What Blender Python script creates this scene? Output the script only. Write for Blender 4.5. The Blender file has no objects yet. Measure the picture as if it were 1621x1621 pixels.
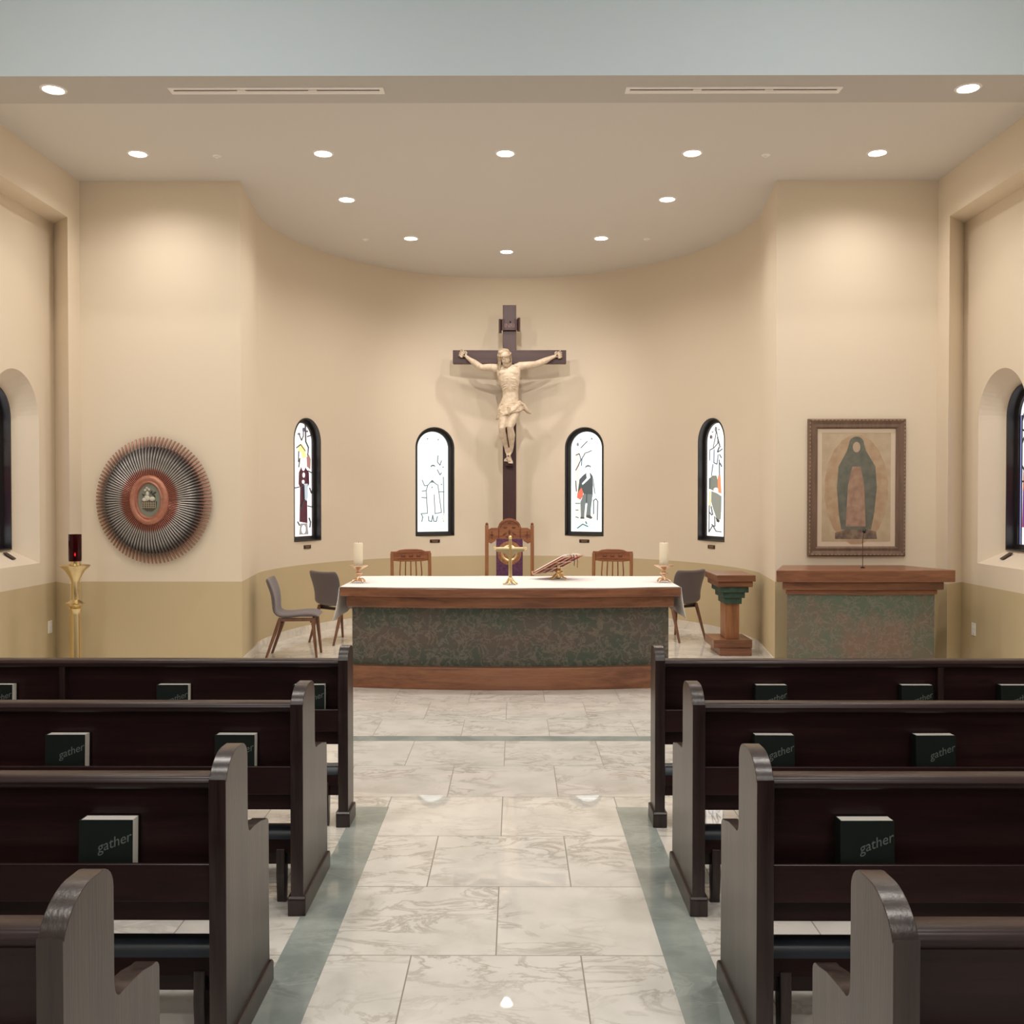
import bpy, bmesh, math, random
from mathutils import Vector, Matrix, Euler
from math import sin, cos, pi, radians as R

sc = bpy.context.scene
COL = sc.collection
random.seed(7)

# ------------------------------------------------------------------ camera
PITCH = math.atan(24.5 / 1525.0)
cam_d = bpy.data.cameras.new('camera')
cam = bpy.data.objects.new('camera', cam_d)
COL.objects.link(cam)
cam_d.sensor_fit = 'HORIZONTAL'
cam_d.sensor_width = 36.0
cam_d.lens = 36.0 * 1525.0 / 1621.0
cam_d.clip_start = 0.05
cam.location = (0, 0, 1.65)
cam.rotation_euler = (pi / 2 - PITCH, 0, math.atan(5.5 / 1525.0))
sc.camera = cam

# ------------------------------------------------------------------ view, world
sc.view_settings.view_transform = 'Standard'
sc.view_settings.look = 'None'
sc.view_settings.gamma = 1.0
sc.view_settings.use_curve_mapping = False
sc.view_settings.exposure = 0.70
sc.cycles.use_denoising = True
sc.cycles.max_bounces = 10
sc.cycles.diffuse_bounces = 6
sc.cycles.caustics_reflective = False
sc.cycles.caustics_refractive = False
sc.cycles.sample_clamp_indirect = 6.0
world = bpy.data.worlds.new('world')
sc.world = world
world.use_nodes = True
world.node_tree.nodes['Background'].inputs[0].default_value = (0.75, 0.87, 1.0, 1)
world.node_tree.nodes['Background'].inputs[1].default_value = 1.0

# light levels
P_DOWN = 46.0      # sanctuary downlights
P_ACC = 130.0       # accents on the crucifix
P_NAVE = 40.0      # unseen nave ceiling lamps, added as fill
P_REAR_FILL = 34.0       # cool fill lamp added at the nave's rear

def lamp(name, kind, loc, energy, color, size=0.1, rot=(0, 0, 0), spot=None, blend=0.5, size_y=None, parent=None):
    l = bpy.data.lights.new(name, kind)
    l.energy = energy
    l.color = color
    if kind == 'AREA':
        l.shape = 'RECTANGLE' if size_y else 'DISK'
        l.size = size
        if size_y: l.size_y = size_y
    elif kind == 'SPOT':
        l.shadow_soft_size = size
        l.spot_size = spot
        l.spot_blend = blend
    else:
        l.shadow_soft_size = size
    o = bpy.data.objects.new(name, l)
    COL.objects.link(o)
    o.location = loc
    o.rotation_euler = rot
    if parent: o.parent = parent
    return o

WARM = (1.0, 0.93, 0.86)
NEUT = (1.0, 0.94, 0.87)
COOL = (0.66, 0.86, 1.0)
for x in (-2.4, 2.3):
    for y in (-2.6, 0.9, 4.2):
        lamp('nave_fill', 'AREA', (x, y, 5.93), P_NAVE, NEUT, 0.5)
# cool area lamp added at the closed rear wall, standing in for window light
lamp('rear_fill', 'AREA', (-0.07, -4.8, 3.4), P_REAR_FILL, COOL, 5.0, (R(100), 0, 0), size_y=3.0)

# ------------------------------------------------------------------ helpers
def link(o, parent=None):
    COL.objects.link(o)
    if parent is not None: o.parent = parent
    return o

def obj(name, bm, mats, parent=None, loc=(0, 0, 0), rot=(0, 0, 0), smooth=None, recalc=True):
    if recalc: bmesh.ops.recalc_face_normals(bm, faces=bm.faces[:])
    me = bpy.data.meshes.new(name)
    bm.to_mesh(me); bm.free()
    if not isinstance(mats, (list, tuple)): mats = [mats]
    for m in mats: me.materials.append(m)
    o = bpy.data.objects.new(name, me)
    link(o, parent)
    o.location = loc; o.rotation_euler = rot
    if smooth is not None:
        me.polygons.foreach_set('use_smooth', [True] * len(me.polygons))
        if smooth > 0: me.set_sharp_from_angle(angle=R(smooth))
    return o

def bevel(o, w, seg=2, ang=30):
    m = o.modifiers.new('bevel', 'BEVEL')
    m.width = w; m.segments = seg; m.limit_method = 'ANGLE'; m.angle_limit = R(ang)
    return o

def tag(o, label=None, cat=None, group=None, kind=None):
    if label: o['label'] = label
    if cat: o['category'] = cat
    if group: o['group'] = group
    if kind: o['kind'] = kind
    return o

def thing(name, label, cat, loc=(0, 0, 0), rotz=0, group=None):
    o = bpy.data.objects.new(name, None)
    link(o); o.empty_display_size = 0.1
    o.location = loc; o.rotation_euler = (0, 0, rotz)
    return tag(o, label, cat, group)

def struct(name, bm, mats, parent=None, **k):
    o = obj(name, bm, mats, parent, **k)
    if parent is None: o['kind'] = 'structure'
    return o

def copy_tree(o, parent=None):
    c = o.copy(); COL.objects.link(c)
    if parent is not None: c.parent = parent
    for ch in list(o.children): copy_tree(ch, c)
    return c

def B(): return bmesh.new()

def box(bm, x0, x1, y0, y1, z0, z1, mi=0, M=None):
    vs = [bm.verts.new(p) for p in ((x0, y0, z0), (x1, y0, z0), (x1, y1, z0), (x0, y1, z0),
                                    (x0, y0, z1), (x1, y0, z1), (x1, y1, z1), (x0, y1, z1))]
    if M is not None:
        for v in vs: v.co = M @ v.co
    for f in ((0, 3, 2, 1), (4, 5, 6, 7), (0, 1, 5, 4), (1, 2, 6, 5), (2, 3, 7, 6), (3, 0, 4, 7)):
        fc = bm.faces.new([vs[i] for i in f]); fc.material_index = mi
    return vs

def cbox(bm, c, s, rot=None, mi=0):
    M = Matrix.Translation(c)
    if rot is not None: M = M @ Euler(rot).to_matrix().to_4x4()
    return box(bm, -s[0]/2, s[0]/2, -s[1]/2, s[1]/2, -s[2]/2, s[2]/2, mi, M)

def prism(bm, pts, axis, a, b, mi=0, M=None):
    """extrude the 2D outline pts along axis ('x','y','z') between a and b"""
    def P(p, t):
        if axis == 'z': return Vector((p[0], p[1], t))
        if axis == 'y': return Vector((p[0], t, p[1]))
        return Vector((t, p[0], p[1]))
    A = [bm.verts.new(P(p, a)) for p in pts]
    C = [bm.verts.new(P(p, b)) for p in pts]
    if M is not None:
        for v in A + C: v.co = M @ v.co
    n = len(pts)
    fs = [bm.faces.new(A), bm.faces.new(C[::-1])]
    for i in range(n):
        fs.append(bm.faces.new((A[i], C[i], C[(i+1) % n], A[(i+1) % n])))
    for f in fs: f.material_index = mi
    return fs

def lathe(bm, prof, n=32, c=(0, 0, 0), mi=0):
    rings = []
    for r, z in prof:
        if r < 1e-5:
            rings.append([bm.verts.new((c[0], c[1], c[2] + z))])
        else:
            rings.append([bm.verts.new((c[0] + r*cos(2*pi*i/n), c[1] + r*sin(2*pi*i/n), c[2] + z)) for i in range(n)])
    for a, b in zip(rings, rings[1:]):
        for i in range(n):
            j = (i + 1) % n
            if len(a) == 1 and len(b) == 1: continue
            if len(a) == 1: f = bm.faces.new((a[0], b[j], b[i]))
            elif len(b) == 1: f = bm.faces.new((a[i], a[j], b[0]))
            else: f = bm.faces.new((a[i], a[j], b[j], b[i]))
            f.material_index = mi
    for ends in (rings[0], rings[-1]):
        if len(ends) > 1:
            f = bm.faces.new(ends); f.material_index = mi

def tube(bm, pts, rad, n=10, mi=0, flat=1.0):
    pts = [Vector(p) for p in pts]
    if not isinstance(rad, (list, tuple)): rad = [rad] * len(pts)
    prev = None; rings = []
    up = Vector((0, 0, 1))
    for i, p in enumerate(pts):
        t = (pts[min(i+1, len(pts)-1)] - pts[max(i-1, 0)]).normalized()
        if prev is None:
            u = t.cross(up)
            if u.length < 1e-3: u = t.cross(Vector((1, 0, 0)))
        else:
            u = prev - t * prev.dot(t)
        u.normalize(); prev = u
        w = t.cross(u)
        rings.append([bm.verts.new(p + u*rad[i]*cos(2*pi*k/n) + w*rad[i]*flat*sin(2*pi*k/n)) for k in range(n)])
    for a, b in zip(rings, rings[1:]):
        for k in range(n):
            f = bm.faces.new((a[k], a[(k+1) % n], b[(k+1) % n], b[k])); f.material_index = mi
    f = bm.faces.new(rings[0][::-1]); f.material_index = mi
    f = bm.faces.new(rings[-1]); f.material_index = mi

def ball(bm, c, r, sub=2, rot=None, mi=0):
    if not isinstance(r, (list, tuple)): r = (r, r, r)
    M = Matrix.Translation(c)
    if rot is not None: M = M @ Euler(rot).to_matrix().to_4x4()
    M = M @ Matrix.Diagonal((r[0], r[1], r[2], 1))
    ret = bmesh.ops.create_icosphere(bm, subdivisions=sub, radius=1.0, matrix=M)
    for v in ret['verts']:
        for f in v.link_faces: f.material_index = mi

def arch_pts(r, z0, zt, n=24, x0=0.0):
    """outline of a round-headed opening: half width r, bottom z0, crown zt"""
    zs = zt - r
    pts = [(x0 - r, z0), (x0 + r, z0)]
    for i in range(n + 1):
        a = pi * i / n
        pts.append((x0 + r*cos(a), zs + r*sin(a)))
    return pts

# ------------------------------------------------------------------ materials
def nm(name):
    m = bpy.data.materials.new(name); m.use_nodes = True
    nt = m.node_tree
    return m, nt, nt.nodes['Principled BSDF']

def N(nt, t, **k):
    n = nt.nodes.new(t)
    for a, b in k.items():
        if a in n.inputs.keys() if isinstance(a, str) else False: n.inputs[a].default_value = b
        else: setattr(n, a, b)
    return n

def mat(name, col, rough=0.5, metal=0.0, bump=0.0, bscale=40.0, var=0.0, vscale=6.0, coat=0.0, spec=None, sheen=0.0, col2=None):
    m, nt, p = nm(name)
    L = nt.links.new
    p.inputs['Base Color'].default_value = (*col, 1)
    p.inputs['Roughness'].default_value = rough
    p.inputs['Metallic'].default_value = metal
    if coat:
        p.inputs['Coat Weight'].default_value = coat
        p.inputs['Coat Roughness'].default_value = 0.12
    if spec is not None: p.inputs['Specular IOR Level'].default_value = spec
    if sheen: p.inputs['Sheen Weight'].default_value = sheen
    tc = N(nt, 'ShaderNodeTexCoord')
    if var or col2:
        nz = N(nt, 'ShaderNodeTexNoise'); nz.inputs['Scale'].default_value = vscale; nz.inputs['Detail'].default_value = 5
        L(tc.outputs['Object'], nz.inputs['Vector'])
        mx = N(nt, 'ShaderNodeMix', data_type='RGBA')
        mx.inputs['A'].default_value = (*[c * (1 - var) for c in col], 1)
        mx.inputs['B'].default_value = (*(col2 or [min(1, c * (1 + var)) for c in col]), 1)
        rp = N(nt, 'ShaderNodeMapRange'); rp.inputs['From Min'].default_value = 0.35; rp.inputs['From Max'].default_value = 0.65
        L(nz.outputs['Fac'], rp.inputs['Value']); L(rp.outputs['Result'], mx.inputs['Factor'])
        L(mx.outputs['Result'], p.inputs['Base Color'])
    if bump:
        nb = N(nt, 'ShaderNodeTexNoise'); nb.inputs['Scale'].default_value = bscale; nb.inputs['Detail'].default_value = 4
        bp = N(nt, 'ShaderNodeBump'); bp.inputs['Strength'].default_value = bump; bp.inputs['Distance'].default_value = 0.01
        L(tc.outputs['Object'], nb.inputs['Vector']); L(nb.outputs['Fac'], bp.inputs['Height']); L(bp.outputs['Normal'], p.inputs['Normal'])
    return m

def emit(name, col, s):
    s = min(s, 1.6) if name.startswith('leaded') else s
    m, nt, p = nm(name)
    p.inputs['Base Color'].default_value = (*[c*0.5 for c in col], 1)
    p.inputs['Roughness'].default_value = 0.25
    p.inputs['Emission Color'].default_value = (*col, 1)
    p.inputs['Emission Strength'].default_value = s * (0.62 if name.startswith('leaded') else 1)
    return m

def wood(name, c1, c2, rough=0.35, axis='X', scale=1.0, coat=0.0, bump=0.05, spec=0.5):
    """grain running along one axis of the object"""
    m, nt, p = nm(name)
    L = nt.links.new
    tc = N(nt, 'ShaderNodeTexCoord'); mp = N(nt, 'ShaderNodeMapping')
    s = {'X': (0.6, 9, 9), 'Y': (9, 0.6, 9), 'Z': (9, 9, 0.6)}[axis]
    mp.inputs['Scale'].default_value = [v * scale for v in s]
    L(tc.outputs['Object'], mp.inputs['Vector'])
    n1 = N(nt, 'ShaderNodeTexNoise'); n1.inputs['Scale'].default_value = 2.0; n1.inputs['Detail'].default_value = 6; n1.inputs['Distortion'].default_value = 0.8
    L(mp.outputs['Vector'], n1.inputs['Vector'])
    n2 = N(nt, 'ShaderNodeTexNoise'); n2.inputs['Scale'].default_value = 14.0; n2.inputs['Detail'].default_value = 3
    L(mp.outputs['Vector'], n2.inputs['Vector'])
    ad = N(nt, 'ShaderNodeMath', operation='MULTIPLY_ADD'); ad.inputs[1].default_value = 0.4
    L(n2.outputs['Fac'], ad.inputs[0]); L(n1.outputs['Fac'], ad.inputs[2])
    mr = N(nt, 'ShaderNodeMapRange'); mr.inputs['From Min'].default_value = 0.52; mr.inputs['From Max'].default_value = 0.88
    L(ad.outputs[0], mr.inputs['Value'])
    mx = N(nt, 'ShaderNodeMix', data_type='RGBA')
    mx.inputs['A'].default_value = (*c1, 1); mx.inputs['B'].default_value = (*c2, 1)
    L(mr.outputs['Result'], mx.inputs['Factor']); L(mx.outputs['Result'], p.inputs['Base Color'])
    p.inputs['Roughness'].default_value = rough
    p.inputs['Specular IOR Level'].default_value = spec
    p.inputs['Coat Weight'].default_value = coat; p.inputs['Coat Roughness'].default_value = 0.2
    bp = N(nt, 'ShaderNodeBump'); bp.inputs['Strength'].default_value = bump; bp.inputs['Distance'].default_value = 0.004
    L(n2.outputs['Fac'], bp.inputs['Height']); L(bp.outputs['Normal'], p.inputs['Normal'])
    return m

def marble(name, base, vein, rough=0.1, tiles=False, vscale=1.0, veinamt=0.6, blotch=None):
    m, nt, p = nm(name)
    L = nt.links.new
    geo = N(nt, 'ShaderNodeNewGeometry')
    pos = geo.outputs['Position']
    src = pos
    if tiles:
        mp = N(nt, 'ShaderNodeMapping'); mp.inputs['Location'].default_value = (0.07 - 0.305, -4.658, 0)
        L(pos, mp.inputs['Vector'])
        br = N(nt, 'ShaderNodeTexBrick'); br.offset = 0.5; br.offset_frequency = 2; br.squash = 1.0
        br.inputs['Scale'].default_value = 1.0; br.inputs['Brick Width'].default_value = 0.61; br.inputs['Row Height'].default_value = 0.61
        br.inputs['Mortar Size'].default_value = 0.0028; br.inputs['Mortar Smooth'].default_value = 0.2
        br.inputs['Color1'].default_value = (0, 0, 0, 1); br.inputs['Color2'].default_value = (1, 1, 1, 1)
        L(mp.outputs['Vector'], br.inputs['Vector'])
        # every tile is cut from another spot of the slab
        cm = N(nt, 'ShaderNodeVectorMath', operation='SCALE'); cm.inputs['Scale'].default_value = 7.0
        L(br.outputs['Color'], cm.inputs[0])
        va = N(nt, 'ShaderNodeVectorMath', operation='ADD'); L(pos, va.inputs[0]); L(cm.outputs[0], va.inputs[1])
        src = va.outputs[0]
    rot = N(nt, 'ShaderNodeMapping'); rot.inputs['Rotation'].default_value = (0, 0, R(-42)); rot.inputs['Scale'].default_value = (1.0, 2.0, 1.0)
    L(src, rot.inputs['Vector'])
    n1 = N(nt, 'ShaderNodeTexNoise'); n1.inputs['Scale'].default_value = 2.4 * vscale; n1.inputs['Detail'].default_value = 9; n1.inputs['Roughness'].default_value = 0.62; n1.inputs['Distortion'].default_value = 0.9
    L(rot.outputs['Vector'], n1.inputs['Vector'])
    # thin veins: |noise-0.5|
    sb = N(nt, 'ShaderNodeMath', operation='SUBTRACT'); sb.inputs[1].default_value = 0.5; L(n1.outputs['Fac'], sb.inputs[0])
    ab = N(nt, 'ShaderNodeMath', operation='ABSOLUTE'); L(sb.outputs[0], ab.inputs[0])
    mr = N(nt, 'ShaderNodeMapRange'); mr.inputs['From Min'].default_value = 0.0; mr.inputs['From Max'].default_value = 0.045
    mr.inputs['To Min'].default_value = 1.0; mr.inputs['To Max'].default_value = 0.0
    L(ab.outputs[0], mr.inputs['Value'])
    n2 = N(nt, 'ShaderNodeTexNoise'); n2.inputs['Scale'].default_value = 1.7 * vscale; n2.inputs['Detail'].default_value = 4
    L(src, n2.inputs['Vector'])
    m2 = N(nt, 'ShaderNodeMapRange'); m2.inputs['From Min'].default_value = 0.38; m2.inputs['From Max'].default_value = 0.62
    L(n2.outputs['Fac'], m2.inputs['Value'])
    mu = N(nt, 'ShaderNodeMath', operation='MULTIPLY'); L(mr.outputs['Result'], mu.inputs[0]); L(m2.outputs['Result'], mu.inputs[1])
    m3 = N(nt, 'ShaderNodeMath', operation='MULTIPLY'); L(mu.outputs[0], m3.inputs[0]); m3.inputs[1].default_value = veinamt
    n3 = N(nt, 'ShaderNodeTexNoise'); n3.inputs['Scale'].default_value = 3.0 * vscale; n3.inputs['Detail'].default_value = 6
    L(src, n3.inputs['Vector'])
    b2 = N(nt, 'ShaderNodeMix', data_type='RGBA')
    b2.inputs['A'].default_value = (*base, 1); b2.inputs['B'].default_value = (*(blotch or [c*0.86 for c in base]), 1)
    m4 = N(nt, 'ShaderNodeMapRange'); m4.inputs['From Min'].default_value = 0.42; m4.inputs['From Max'].default_value = 0.68
    L(n3.outputs['Fac'], m4.inputs['Value']); L(m4.outputs['Result'], b2.inputs['Factor'])
    mx = N(nt, 'ShaderNodeMix', data_type='RGBA'); mx.inputs['B'].default_value = (*vein, 1)
    L(b2.outputs['Result'], mx.inputs['A']); L(m3.outputs[0], mx.inputs['Factor'])
    out = mx.outputs['Result']
    if tiles:
        gr = N(nt, 'ShaderNodeMix', data_type='RGBA'); gr.inputs['B'].default_value = (0.30, 0.275, 0.24, 1)
        L(out, gr.inputs['A']); L(br.outputs['Fac'], gr.inputs['Factor']); out = gr.outputs['Result']
        rr = N(nt, 'ShaderNodeMapRange'); rr.inputs['To Min'].default_value = rough; rr.inputs['To Max'].default_value = 0.6
        L(br.outputs['Fac'], rr.inputs['Value']); L(rr.outputs['Result'], p.inputs['Roughness'])
    else:
        p.inputs['Roughness'].default_value = rough
    L(out, p.inputs['Base Color'])
    return m

def wall_paint():
    """cream paint above, olive painted dado below one height"""
    m, nt, p = nm('wall_paint')
    L = nt.links.new
    geo = N(nt, 'ShaderNodeNewGeometry'); sp = N(nt, 'ShaderNodeSeparateXYZ')
    L(geo.outputs['Position'], sp.inputs[0])
    gt = N(nt, 'ShaderNodeMath', operation='GREATER_THAN'); gt.inputs[1].default_value = 0.836
    L(sp.outputs['Z'], gt.inputs[0])
    mx = N(nt, 'ShaderNodeMix', data_type='RGBA')
    mx.inputs['A'].default_value = (0.57, 0.465, 0.29, 1)
    mx.inputs['B'].default_value = (0.77, 0.672, 0.54, 1)
    L(gt.outputs[0], mx.inputs['Factor'])
    L(mx.outputs['Result'], p.inputs['Base Color'])
    p.inputs['Roughness'].default_value = 0.6
    p.inputs['Specular IOR Level'].default_value = 0.25
    nz = N(nt, 'ShaderNodeTexNoise'); nz.inputs['Scale'].default_value = 120
    bp = N(nt, 'ShaderNodeBump'); bp.inputs['Strength'].default_value = 0.04; bp.inputs['Distance'].default_value = 0.004
    L(geo.outputs['Position'], nz.inputs['Vector']); L(nz.outputs['Fac'], bp.inputs['Height']); L(bp.outputs['Normal'], p.inputs['Normal'])
    return m

M_WALL = wall_paint()
M_CEIL = mat('ceiling_paint', (0.69, 0.665, 0.64), 0.8)
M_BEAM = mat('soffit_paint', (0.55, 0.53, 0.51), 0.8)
M_NAVE = mat('nave_cool_lit_paint', (0.57, 0.655, 0.72), 0.8)  # blue cast of the cool nave light is mixed into this paint
M_REAR = wood('rear_wall_dark', (0.10, 0.055, 0.035), (0.07, 0.036, 0.024), 0.5, 'Z')  # unseen wall, coloured dark so the pew backs reflect less light
M_FLOOR = marble('cream_marble_tiles', (0.80, 0.775, 0.735), (0.40, 0.365, 0.32), 0.016, tiles=True, vscale=1.35, veinamt=0.72, blotch=(0.69, 0.67, 0.625))
M_BASE = marble('cream_marble', (0.82, 0.77, 0.70), (0.5, 0.45, 0.4), 0.2)
M_INLAY = marble('grey_green_marble', (0.30, 0.345, 0.33), (0.50, 0.53, 0.50), 0.06, vscale=1.6, veinamt=0.5, blotch=(0.42, 0.46, 0.44))
M_PEW = wood('dark_stained_oak', (0.016, 0.0065, 0.0068), (0.030, 0.012, 0.012), 0.32, 'X', coat=0.0, bump=0.05, spec=0.25)
M_PEWV = wood('dark_stained_oak_upright', (0.013, 0.006, 0.006), (0.042, 0.024, 0.021), 0.30, 'Z', coat=0.08, bump=0.12)
M_OAK = wood('oak_honey', (0.29, 0.12, 0.058), (0.15, 0.058, 0.030), 0.35, 'X', 0.9, coat=0.2)
M_OAKZ = wood('oak_honey_upright', (0.40, 0.175, 0.075), (0.24, 0.095, 0.038), 0.4, 'Z', 1.5)
M_LEG = wood('walnut_leg', (0.22, 0.10, 0.055), (0.13, 0.055, 0.03), 0.4, 'Z', 2)
M_CROSS = wood('crucifix_wood', (0.062, 0.020, 0.018), (0.040, 0.013, 0.012), 0.45, 'Z', 1)
M_IVORY = mat('ivory_carving', (0.66, 0.55, 0.42), 0.55, bump=0.08, bscale=60, col2=(0.52, 0.41, 0.30), vscale=22)
M_IVORY2 = mat('ivory_hair', (0.50, 0.39, 0.27), 0.6, bump=0.5, bscale=70, col2=(0.34, 0.25, 0.17), vscale=40)
M_BRASS = mat('polished_brass', (0.74, 0.59, 0.33), 0.26, 1.0)
M_GOLD = mat('gold_metal', (0.85, 0.66, 0.36), 0.28, 1.0)
M_COPPERB = mat('rose_brass', (0.78, 0.55, 0.38), 0.3, 0.9)
M_CLOTH = mat('white_linen', (0.86, 0.84, 0.83), 0.85, bump=0.15, bscale=300)
M_WAX = mat('candle_wax', (0.86, 0.76, 0.58), 0.45)
M_DARK = mat('black_metal', (0.012, 0.012, 0.014), 0.4)
M_FRAME = mat('black_window_frame', (0.016, 0.014, 0.015), 0.35, spec=0.6)
M_GREY = mat('grey_upholstery', (0.13, 0.105, 0.11), 0.75, bump=0.2, bscale=400, sheen=0.3)
M_PAD = mat('slate_vinyl', (0.035, 0.045, 0.06), 0.35)
M_BOOK = mat('dark_green_cover', (0.006, 0.011, 0.009), 0.5, spec=0.3)
M_PAGES = mat('book_pages', (0.93, 0.90, 0.84), 0.8, bump=0.3, bscale=500)
M_TITLE = mat('silver_lettering', (0.12, 0.135, 0.13), 0.6)
M_WHITE = mat('white_plastic', (0.85, 0.84, 0.80), 0.4)
M_VENT = mat('white_vent_metal', (0.90, 0.87, 0.86), 0.5)
M_PLAQUE = mat('bronze_plaque', (0.045, 0.022, 0.015), 0.4, 0.3)
M_RED = mat('red_leather', (0.28, 0.03, 0.03), 0.45)

def bronze(name, g, b, seed):
    """weathered green and brown relief metal with raised branching lines"""
    m, nt, p = nm(name)
    L = nt.links.new
    tc = N(nt, 'ShaderNodeTexCoord')
    mp = N(nt, 'ShaderNodeMapping'); mp.inputs['Location'].default_value = (seed, 0, seed)
    L(tc.outputs['Object'], mp.inputs['Vector'])
    n1 = N(nt, 'ShaderNodeTexNoise'); n1.inputs['Scale'].default_value = 3.2; n1.inputs['Detail'].default_value = 9; n1.inputs['Roughness'].default_value = 0.65
    L(mp.outputs['Vector'], n1.inputs['Vector'])
    sp = N(nt, 'ShaderNodeSeparateXYZ'); L(tc.outputs['Object'], sp.inputs[0])
    # greener patina along the top and bottom of the panel
    sb = N(nt, 'ShaderNodeMath', operation='SUBTRACT'); sb.inputs[1].default_value = 0.44 if seed < 5 else 0.30; L(sp.outputs['Z'], sb.inputs[0])
    ab = N(nt, 'ShaderNodeMath', operation='ABSOLUTE'); L(sb.outputs[0], ab.inputs[0])
    ml = N(nt, 'ShaderNodeMath', operation='MULTIPLY_ADD'); ml.inputs[1].default_value = -0.75 if seed < 5 else -0.35; L(ab.outputs[0], ml.inputs[0]); L(n1.outputs['Fac'], ml.inputs[2])
    mr = N(nt, 'ShaderNodeMapRange'); mr.inputs['From Min'].default_value = 0.30; mr.inputs['From Max'].default_value = 0.55
    L(ml.outputs[0], mr.inputs['Value'])
    mx = N(nt, 'ShaderNodeMix', data_type='RGBA'); mx.inputs['A'].default_value = (*g, 1); mx.inputs['B'].default_value = (*b, 1)
    L(mr.outputs['Result'], mx.inputs['Factor'])
    w = N(nt, 'ShaderNodeTexNoise'); w.inputs['Scale'].default_value = 11.0; w.inputs['Detail'].default_value = 7; w.inputs['Roughness'].default_value = 0.62; w.inputs['Distortion'].default_value = 0.6
    L(mp.outputs['Vector'], w.inputs['Vector'])
    s2 = N(nt, 'ShaderNodeMath', operation='SUBTRACT'); s2.inputs[1].default_value = 0.5; L(w.outputs['Fac'], s2.inputs[0])
    a2 = N(nt, 'ShaderNodeMath', operation='ABSOLUTE'); L(s2.outputs[0], a2.inputs[0])
    r2 = N(nt, 'ShaderNodeMapRange'); r2.inputs['From Max'].default_value = 0.05; r2.inputs['To Min'].default_value = 1; r2.inputs['To Max'].default_value = 0
    L(a2.outputs[0], r2.inputs['Value'])
    m2 = N(nt, 'ShaderNodeMix', data_type='RGBA'); m2.inputs['B'].default_value = (0.36, 0.30, 0.245, 1)
    f2 = N(nt, 'ShaderNodeMath', operation='MULTIPLY'); f2.inputs[1].default_value = 0.38; L(r2.outputs['Result'], f2.inputs[0])
    L(mx.outputs['Result'], m2.inputs['A']); L(f2.outputs[0], m2.inputs['Factor'])
    L(m2.outputs['Result'], p.inputs['Base Color'])
    bp = N(nt, 'ShaderNodeBump'); bp.inputs['Strength'].default_value = 0.45; bp.inputs['Distance'].default_value = 0.012
    L(r2.outputs['Result'], bp.inputs['Height']); L(bp.outputs['Normal'], p.inputs['Normal'])
    p.inputs['Roughness'].default_value = 0.5; p.inputs['Metallic'].default_value = 0.25
    return m
M_BRONZE = bronze('patinated_bronze', (0.070, 0.090, 0.068), (0.125, 0.092, 0.076), 1.3)
M_BRONZE2 = bronze('patinated_bronze_lectern', (0.12, 0.155, 0.115), (0.22, 0.145, 0.11), 9.7)
M_PATINA = mat('green_patina', (0.055, 0.115, 0.085), 0.5, 0.2, col2=(0.035, 0.065, 0.05), vscale=14)

# ------------------------------------------------------------------ setting
X0 = -0.07              # axis of the room
ZC = 4.65               # sanctuary ceiling
DW = 9.2                # frontal wall plane
A, Bq, DC = 2.68, 3.0, 10.3   # apse: half width, depth, where it starts

bm = B(); box(bm, -5.5, 5.4, -5.0, 14.2, -0.3, 0.0)
floor = struct('floor', bm, M_FLOOR)

def strip(name, x0, x1, y0, y1):
    b = B(); box(b, x0, x1, y0, y1, -0.02, 0.0015)
    return struct(name, b, M_INLAY)
strip('trim_1', -0.845, -0.672, -4.9, 5.09)
strip('trim_2', 0.532, 0.700, -4.9, 5.09)
strip('trim_3', -4.3, 4.16, 6.476, 6.604)

# ceiling of the sanctuary, bulkhead beam, nave ceiling
bm = B(); box(bm, -4.8, 4.7, 7.27, 14.2, ZC, ZC + 0.3)
struct('ceiling', bm, M_CEIL)
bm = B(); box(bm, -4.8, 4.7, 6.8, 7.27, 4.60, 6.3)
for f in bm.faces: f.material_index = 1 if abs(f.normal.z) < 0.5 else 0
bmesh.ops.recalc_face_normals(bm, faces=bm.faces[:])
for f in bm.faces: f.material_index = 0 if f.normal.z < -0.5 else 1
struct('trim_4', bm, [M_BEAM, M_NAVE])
bm = B(); box(bm, -4.8, 4.7, -5.0, 6.8, 6.0, 6.3)
struct('ceiling_nave', bm, M_NAVE)
bm = B(); box(bm, -4.8, 4.7, -5.3, -5.0, 0, 6.3)
struct('wall_rear', bm, M_REAR)

def apply_cut(o, cutters):
    for c in cutters:
        m = o.modifiers.new('cut', 'BOOLEAN'); m.operation = 'DIFFERENCE'; m.object = c; m.solver = 'EXACT'
    dg = bpy.context.evaluated_depsgraph_get()
    me = bpy.data.meshes.new_from_object(o.evaluated_get(dg))
    o.modifiers.clear()
    o.data = me
    for c in cutters: bpy.data.objects.remove(c, do_unlink=True)

WINW, WINH, WINZ = 0.28, 1.475, 1.115
def apse_d(px):
    """angle on the apse ellipse whose bearing from the camera is px"""
    s = (px - 816) / 1525.0
    best = None
    for i in range(2000):
        t = pi * i / 2000
        x = X0 + A*cos(t); y = DC + Bq*sin(t)
        e = abs(x / y - s)
        if best is None or e < best[0]: best = (e, t, x, y)
    return best[1:]
wins = []
for px in (485.5, 688.0, 925.0, 1126.5):
    t, x, y = apse_d(px)
    nx, ny = cos(t) / A, sin(t) / Bq
    l = math.hypot(nx, ny); nx /= l; ny /= l
    th = math.atan2(-nx, ny)
    wins.append((x, y, th))

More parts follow.
